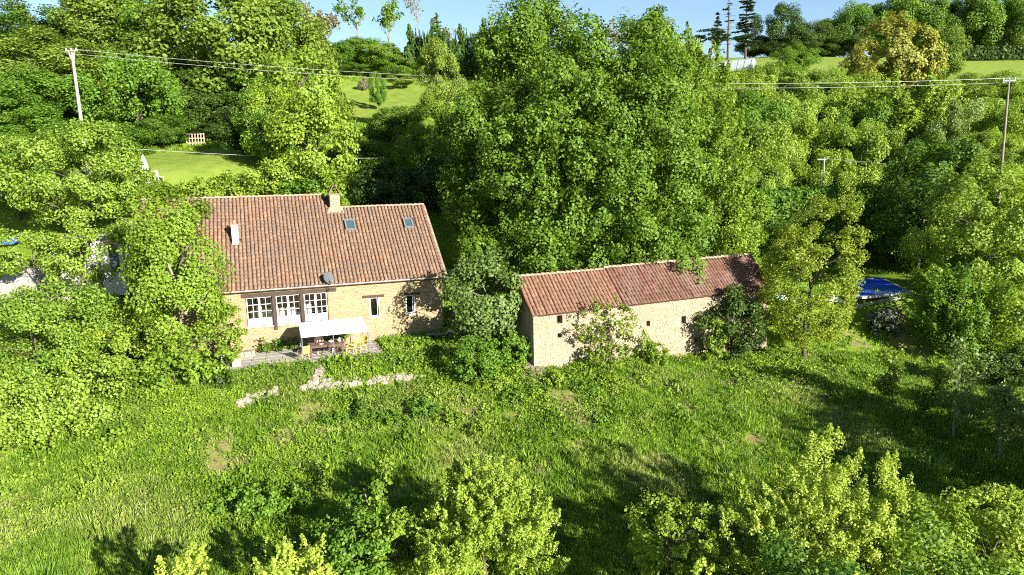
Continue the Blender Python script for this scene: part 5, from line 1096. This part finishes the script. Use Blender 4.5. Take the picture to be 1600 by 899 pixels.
# ------------------------------------------------------------------ broken dry stone wall, path, soil heap, plank
def rockmesh(seed):
    r = random.Random(seed); bm = MB(); n = 6; vs = [(0, 0, -.5)]; fs = []
    for z, q in ((-.35, .42), (.15, .5), (.42, .3)):
        for k in range(n): a = 2 * math.pi * k / n + r.uniform(-.25, .25); vs.append((q * math.cos(a) * r.uniform(.75, 1.2), q * math.sin(a) * r.uniform(.75, 1.2), z + r.uniform(-.1, .1)))
    vs.append((r.uniform(-.1, .1), r.uniform(-.1, .1), .5))
    for k in range(n): j = (k + 1) % n; fs += [(0, 1 + j, 1 + k), (1 + k, 1 + j, 7 + j, 7 + k), (7 + k, 7 + j, 13 + j, 13 + k), (13 + k, 13 + j, 19)]
    me = bm.add(vs, fs).mesh('rock'); me.materials.append(M_ROCK); return me
WALLP = [tuple(hit(a, b, 28, 60)[:2]) for a, b in ((378, 630), (392, 625), (406, 620), (420, 616), (436, 612), (478, 606), (495, 602), (512, 600), (528, 600), (545, 600), (560, 600), (578, 598), (592, 596), (606, 594), (620, 592), (634, 590), (648, 588), (660, 586), (505, 576), (500, 584), (496, 592))]
RK = [rockmesh(k) for k in range(6)]
c = hit(520, 605, 30); dw = thing('dry_stone_wall', 'broken low wall of pale stones below the terrace bank', 'wall', c)
def rocks(parent, c, line, n, spread, s0, s1, name='stone'):
    for k in range(n):
        t = rng.random() * (len(line) - 1); i = int(t); a, b = line[i], line[i + 1]; q = t - i; px = a[0] + (b[0] - a[0]) * q + rng.gauss(0, 3); py = a[1] + (b[1] - a[1]) * q + rng.uniform(-spread, spread)
        p = hit(px, py, 28, 60); s = rng.uniform(s0, s1); o = obj(name, rng.choice(RK), None, parent, loc=p - c + [0, 0, s * .12]); o.scale = (s * rng.uniform(.9, 1.5), s, s * rng.uniform(.55, .9)); o.rotation_euler = (rng.uniform(-.3, .3), rng.uniform(-.3, .3), rng.uniform(0, 6.28))
rocks(dw, c, [(374, 632), (400, 622), (440, 612)], 60, 6, .12, .4); rocks(dw, c, [(475, 608), (510, 602), (562, 598)], 85, 8, .12, .42); rocks(dw, c, [(576, 599), (620, 592), (662, 586)], 75, 6, .12, .38)
c = hit(505, 585, 30); pth = MB(); L_ = [hit(px, py, 28, 60) for px, py in ((488, 571), (526, 570), (520, 582), (512, 596), (484, 594), (486, 582))]
f = MB(); ctr = sum(L_) / 6; f.add([tuple(ctr - c + [0, 0, .06])] + [tuple(q - c + [0, 0, .045]) for q in L_], [(0, 1 + (k + 1) % 6, 1 + k) for k in range(6)]); f.build('path', M_SOIL, None, kind='structure', loc=c)
stp = bpy.data.objects['path']
rocks(stp, c, [(505, 574), (500, 584), (495, 594)], 40, 3, .18, .4, 'paving_stone')
p = hit(822, 572, 30); f = MB(); n = 30; r_ = random.Random(2); vs = []
for j in range(n):
    for i in range(n):
        x, y = (i / (n - 1) - .5) * 3.0, (j / (n - 1) - .5) * 4.2; e = max(0, 1 - (x / 1.35) ** 2 - (y / 1.95) ** 2); g = gz(p[0] + x - .3 * y, p[1] + y) - p[2]; vs.append((x - .3 * y, y, g - .05 + .38 * e ** .7 + (r_.uniform(-.07, .07) if e > 0 else 0)))
f.add(vs, [(j * n + i, j * n + i + 1, (j + 1) * n + i + 1, (j + 1) * n + i) for j in range(n - 1) for i in range(n - 1)]); f.build('soil_heap', M_SOIL, None, label='grey brown heap of dry soil beside the barn corner', cat='soil heap', loc=p)
p = hit(772, 524, 30); MB().bbox(-1.35, 1.35, -.12, .12, .12, .26, .02).build('wooden_beam', M_RENDER, None, label='long pale wooden beam lying below the grey green tree', cat='beam', loc=p + [0, 0, .15], rotz=rad(12))
p = hit(722, 508, 30); q = MB().bbox(-.8, .8, -.2, .2, .1, .22, .02).build('old_board', M_WOODL, None, label='weathered board leaning at the house end of the grey green tree', cat='board', loc=p + [0, 0, .35], rotz=rad(-28)); q.rotation_euler = (0, rad(18), rad(-28))

# ------------------------------------------------------------------ grass and weeds
def tuft(seed, n, h, spread, w0, broad=False):
    r = np.random.default_rng(seed)
    if broad:
        P = dirs(r, n, -.1) * (r.random(n) ** .5)[:, None] * np.array([spread, spread, h]); V = leaf_quads(r, P, nrm(dirs(r, n, -.1) + np.array([0, 0, .5]) + r.normal(size=(n, 3)) * .4), w0 * r.uniform(.6, 1.3, n)); T = np.repeat(np.clip(r.normal(.5, .22, n), 0, 1), 4); return V, T
    a = r.uniform(0, 6.28, n); b = np.stack([np.cos(a), np.sin(a), 0 * a], 1); root = b * (r.random(n) ** .5 * spread)[:, None]; ln = h * r.uniform(.5, 1.2, n); lean = r.uniform(.1, .75, n)
    d = nrm(np.stack([np.cos(a + r.normal(size=n) * .6) * lean, np.sin(a + r.normal(size=n) * .6) * lean, np.ones(n)], 1)); s = np.stack([-np.sin(a), np.cos(a), 0 * a], 1) * (w0 * r.uniform(.6, 1.2, n))[:, None]
    mid = root + d * (ln * .55)[:, None]; tip = root + d * ln[:, None] + b * (ln * lean * .35)[:, None]
    V = np.stack([root - s * .7, root + s * .7, mid + s, mid - s], 1); V2 = np.stack([mid - s, mid + s, tip + s * .15, tip - s * .15], 1); V = np.concatenate([V, V2]).reshape(-1, 3); t = np.clip(r.normal(.5, .2, n), 0, 1); return V, np.repeat(np.concatenate([t, t]), 4)
def grassmat(name, dark, light, dry):
    m, n, o = mat(name); a = N(n, 'ShaderNodeAttribute', attribute_name='tone'); ia = N(n, 'ShaderNodeAttribute', attribute_name='itone', attribute_type='INSTANCER'); d = N(n, 'ShaderNodeAttribute', attribute_name='dry', attribute_type='INSTANCER')
    f = math_(n, 'ADD', math_(n, 'MULTIPLY', a.outputs['Fac'], .5), math_(n, 'MULTIPLY', ia.outputs['Fac'], .6), True); col = mixc(n, f, dark, light); col = mixc(n, d.outputs['Fac'], col, dry)
    b = N(n, 'ShaderNodeBsdfPrincipled', i={'Roughness': .6, 'Specular IOR Level': .2}); L(n, col, b.inputs['Base Color']); t = N(n, 'ShaderNodeBsdfTranslucent'); L(n, col, t.inputs[0]); x = N(n, 'ShaderNodeMixShader', i={0: .35}); L(n, b.outputs[0], x.inputs[1]); L(n, t.outputs[0], x.inputs[2]); L(n, x.outputs[0], o.inputs[0]); return m
G_GRASS = grassmat('grass_blades', (.10, .21, .014), (.26, .385, .042), (.38, .37, .13))
G_HERB = grassmat('meadow_herbs', (.070, .155, .010), (.235, .345, .032), (.34, .33, .10))
G_WEED = grassmat('tall_weeds', (.045, .12, .010), (.22, .335, .034), (.33, .27, .13))
def vnoise(x, y, f, s):
    r = np.random.default_rng(s); out = np.zeros_like(x)
    for k in range(7): a = r.uniform(0, 6.28); q = f * r.uniform(.5, 1.8); out += np.sin((x * np.cos(a) + y * np.sin(a)) * q + r.uniform(0, 6.28))
    return np.clip(.5 + out / 7 * .95, 0, 1)
def scatter(name, label, P, scale, itone, dry, protos, m, seed):
    r = np.random.default_rng(seed); which = r.integers(0, len(protos), len(P))
    for k, (V, T) in enumerate(protos):
        s = which == k; me = bpy.data.meshes.new(name); me.vertices.add(int(s.sum())); me.vertices.foreach_set('co', np.ascontiguousarray(P[s], np.float32).ravel())
        for an, v in (('scl', scale[s]), ('rot', r.uniform(0, 6.28, s.sum())), ('itone', itone[s]), ('dry', dry[s])): q = me.attributes.new(an, 'FLOAT', 'POINT'); q.data.foreach_set('value', np.ascontiguousarray(v, np.float32))
        o = obj(name, me, None, None, label=label, kind='stuff'); pm = leafmesh('tuft', V, T); pm.materials.append(m); po = bpy.data.objects.new('tuft', pm)
        g = bpy.data.node_groups.new(name, 'GeometryNodeTree'); g.interface.new_socket('Geometry', in_out='INPUT', socket_type='NodeSocketGeometry'); g.interface.new_socket('Geometry', in_out='OUTPUT', socket_type='NodeSocketGeometry')
        gi, go = g.nodes.new('NodeGroupInput'), g.nodes.new('NodeGroupOutput'); oi = g.nodes.new('GeometryNodeObjectInfo'); oi.inputs['Object'].default_value = po; oi.inputs['As Instance'].default_value = True
        ip = g.nodes.new('GeometryNodeInstanceOnPoints'); na = g.nodes.new('GeometryNodeInputNamedAttribute'); na.data_type = 'FLOAT'; na.inputs[0].default_value = 'scl'; nb = g.nodes.new('GeometryNodeInputNamedAttribute'); nb.data_type = 'FLOAT'; nb.inputs[0].default_value = 'rot'; cx_ = g.nodes.new('ShaderNodeCombineXYZ')
        g.links.new(nb.outputs['Attribute'], cx_.inputs[2]); g.links.new(gi.outputs[0], ip.inputs['Points']); g.links.new(oi.outputs['Geometry'], ip.inputs['Instance']); g.links.new(cx_.outputs[0], ip.inputs['Rotation']); g.links.new(na.outputs['Attribute'], ip.inputs['Scale']); g.links.new(ip.outputs[0], go.inputs[0])
        md = o.modifiers.new('scatter', 'NODES'); md.node_group = g
rg = np.random.default_rng(11)
def keep(x, y):
    """outside buildings, terrace and pool"""
    u = (x - HO[0]) * HU[0] + (y - HO[1]) * HU[1]; v = (x - HO[0]) * HV[0] + (y - HO[1]) * HV[1]
    k = ~((u > -19) & (u < .1) & (v > -.1) & (v < 13)) & ~((u > -14.4) & (u < -4.5) & (v > -4.05) & (v < .1))
    u = (x - BO[0]) * BU[0] + (y - BO[1]) * BU[1]; v = (x - BO[0]) * BV[0] + (y - BO[1]) * BV[1]
    k &= ~((u > -.1) & (u < 18.8) & (v > -.05) & (v < 4.3)); k &= ~(((x - 30.2) / 5.4) ** 2 + ((y - 60.2) / 5.6) ** 2 < 1)
    for wx, wy in WALLP: k &= (x - wx) ** 2 + (y - wy + .2) ** 2 > .13
    return k
def region(n, x0, x1, y0, y1):
    x, y = rg.uniform(x0, x1, n), rg.uniform(y0, y1, n); return x, y
x, y = region(86000, -31, 36, 19, 48); fr = np.abs(x) < y * .80 + 2; x, y = x[fr], y[fr]; k = keep(x, y); x, y = x[k], y[k]
herb = vnoise(x, y, .55, 3); bare_n = vnoise(x, y, .8, 5); m = (rg.random(len(x)) < np.clip((bare_n - .08) * 6, .35, 1)) & (rg.random(len(x)) > soilness(x, y) * .8); x, y, herb, bare_n = x[m], y[m], herb[m], bare_n[m]
u = (x - HO[0]) * HU[0] + (y - HO[1]) * HU[1]; v = (x - HO[0]) * HV[0] + (y - HO[1]) * HV[1]; upper = np.clip((v + 16) / 6, 0, 1)
z = ground(x, y); P = np.stack([x, y, z - .02], 1); tone = np.clip((vnoise(x, y, 1.1, 8) - .5) * 1.1 + (vnoise(x, y, 3.4, 9) - .5) * 1.3 + .2 + rg.random(len(x)) * .6, 0, 1); dry = np.clip(np.clip((vnoise(x, y, .7, 21) - .60) * 2.4, 0, .8) * rg.random(len(x)) + (rg.random(len(x)) < .04) * .8 + soilness(x, y) * .5, 0, 1)
ish = (herb * .6 + upper * .5 + rg.normal(size=len(x)) * .28) > .66
sc = rg.uniform(.6, 1.35, len(x)) * (1 + .9 * np.clip(vnoise(x, y, 1.6, 33) - .6, 0, 1) * 3 * rg.random(len(x)))
scatter('meadow_grass', 'long meadow grass covering the slope below the buildings', P[~ish], sc[~ish], tone[~ish], dry[~ish], [tuft(1, 20, .30, .17, .013), tuft(2, 18, .36, .15, .014), tuft(3, 22, .24, .2, .013)], G_GRASS, 1)
scatter('meadow_herbs', 'leafy weeds and herbs growing through the meadow grass', P[ish], sc[ish], tone[ish], dry[ish] * .6, [tuft(4, 46, .26, .26, .075, True), tuft(5, 40, .36, .2, .08, True), tuft(6, 44, .2, .3, .07, True)], G_HERB, 2)
x, y = region(4600, -30, 34, 26, 44); fr = (np.abs(x) < y * .78 + 1) & (vnoise(x, y, .8, 14) + .35 * np.clip((y - 30) / 8, 0, 1) > .62); x, y = x[fr], y[fr]; k = keep(x, y); x, y = x[k], y[k]
uu, vv = rg.uniform(-15.2, 1.5, 1500), rg.uniform(-5.5, -4.1, 1500); bx, by = HO[0] + HU[0] * uu + HV[0] * vv, HO[1] + HU[1] * uu + HV[1] * vv; k = keep(bx, by) & ~((uu > -9.1) & (uu < -7.4)); x, y = np.concatenate([x, bx[k]]), np.concatenate([y, by[k]])
scatter('tall_weeds', 'taller docks and nettles standing out of the meadow grass', np.stack([x, y, ground(x, y) - .02], 1), rg.uniform(.5, 1.05, len(x)), rg.random(len(x)) ** 1.3, (rg.random(len(x)) < .04) * .8, [tuft(12, 46, .42, .2, .09, True), tuft(13, 40, .55, .16, .08, True)], G_WEED, 5)
x, y = region(26000, -40, 70, 48, 120); fr = np.abs(x) < y * .78 + 2; x, y = x[fr], y[fr]; k = keep(x, y) & (rg.random(len(x)) > lawnness(x, y) * 1.02); x, y = x[k], y[k]; P = np.stack([x, y, ground(x, y) - .03], 1)
scatter('lawn_grass', 'short grass on the lawns and banks beyond the buildings', P, rg.uniform(.8, 1.5, len(x)), rg.random(len(x)), np.zeros(len(x)), [tuft(7, 24, .2, .4, .03), tuft(8, 24, .26, .35, .03)], G_GRASS, 3)
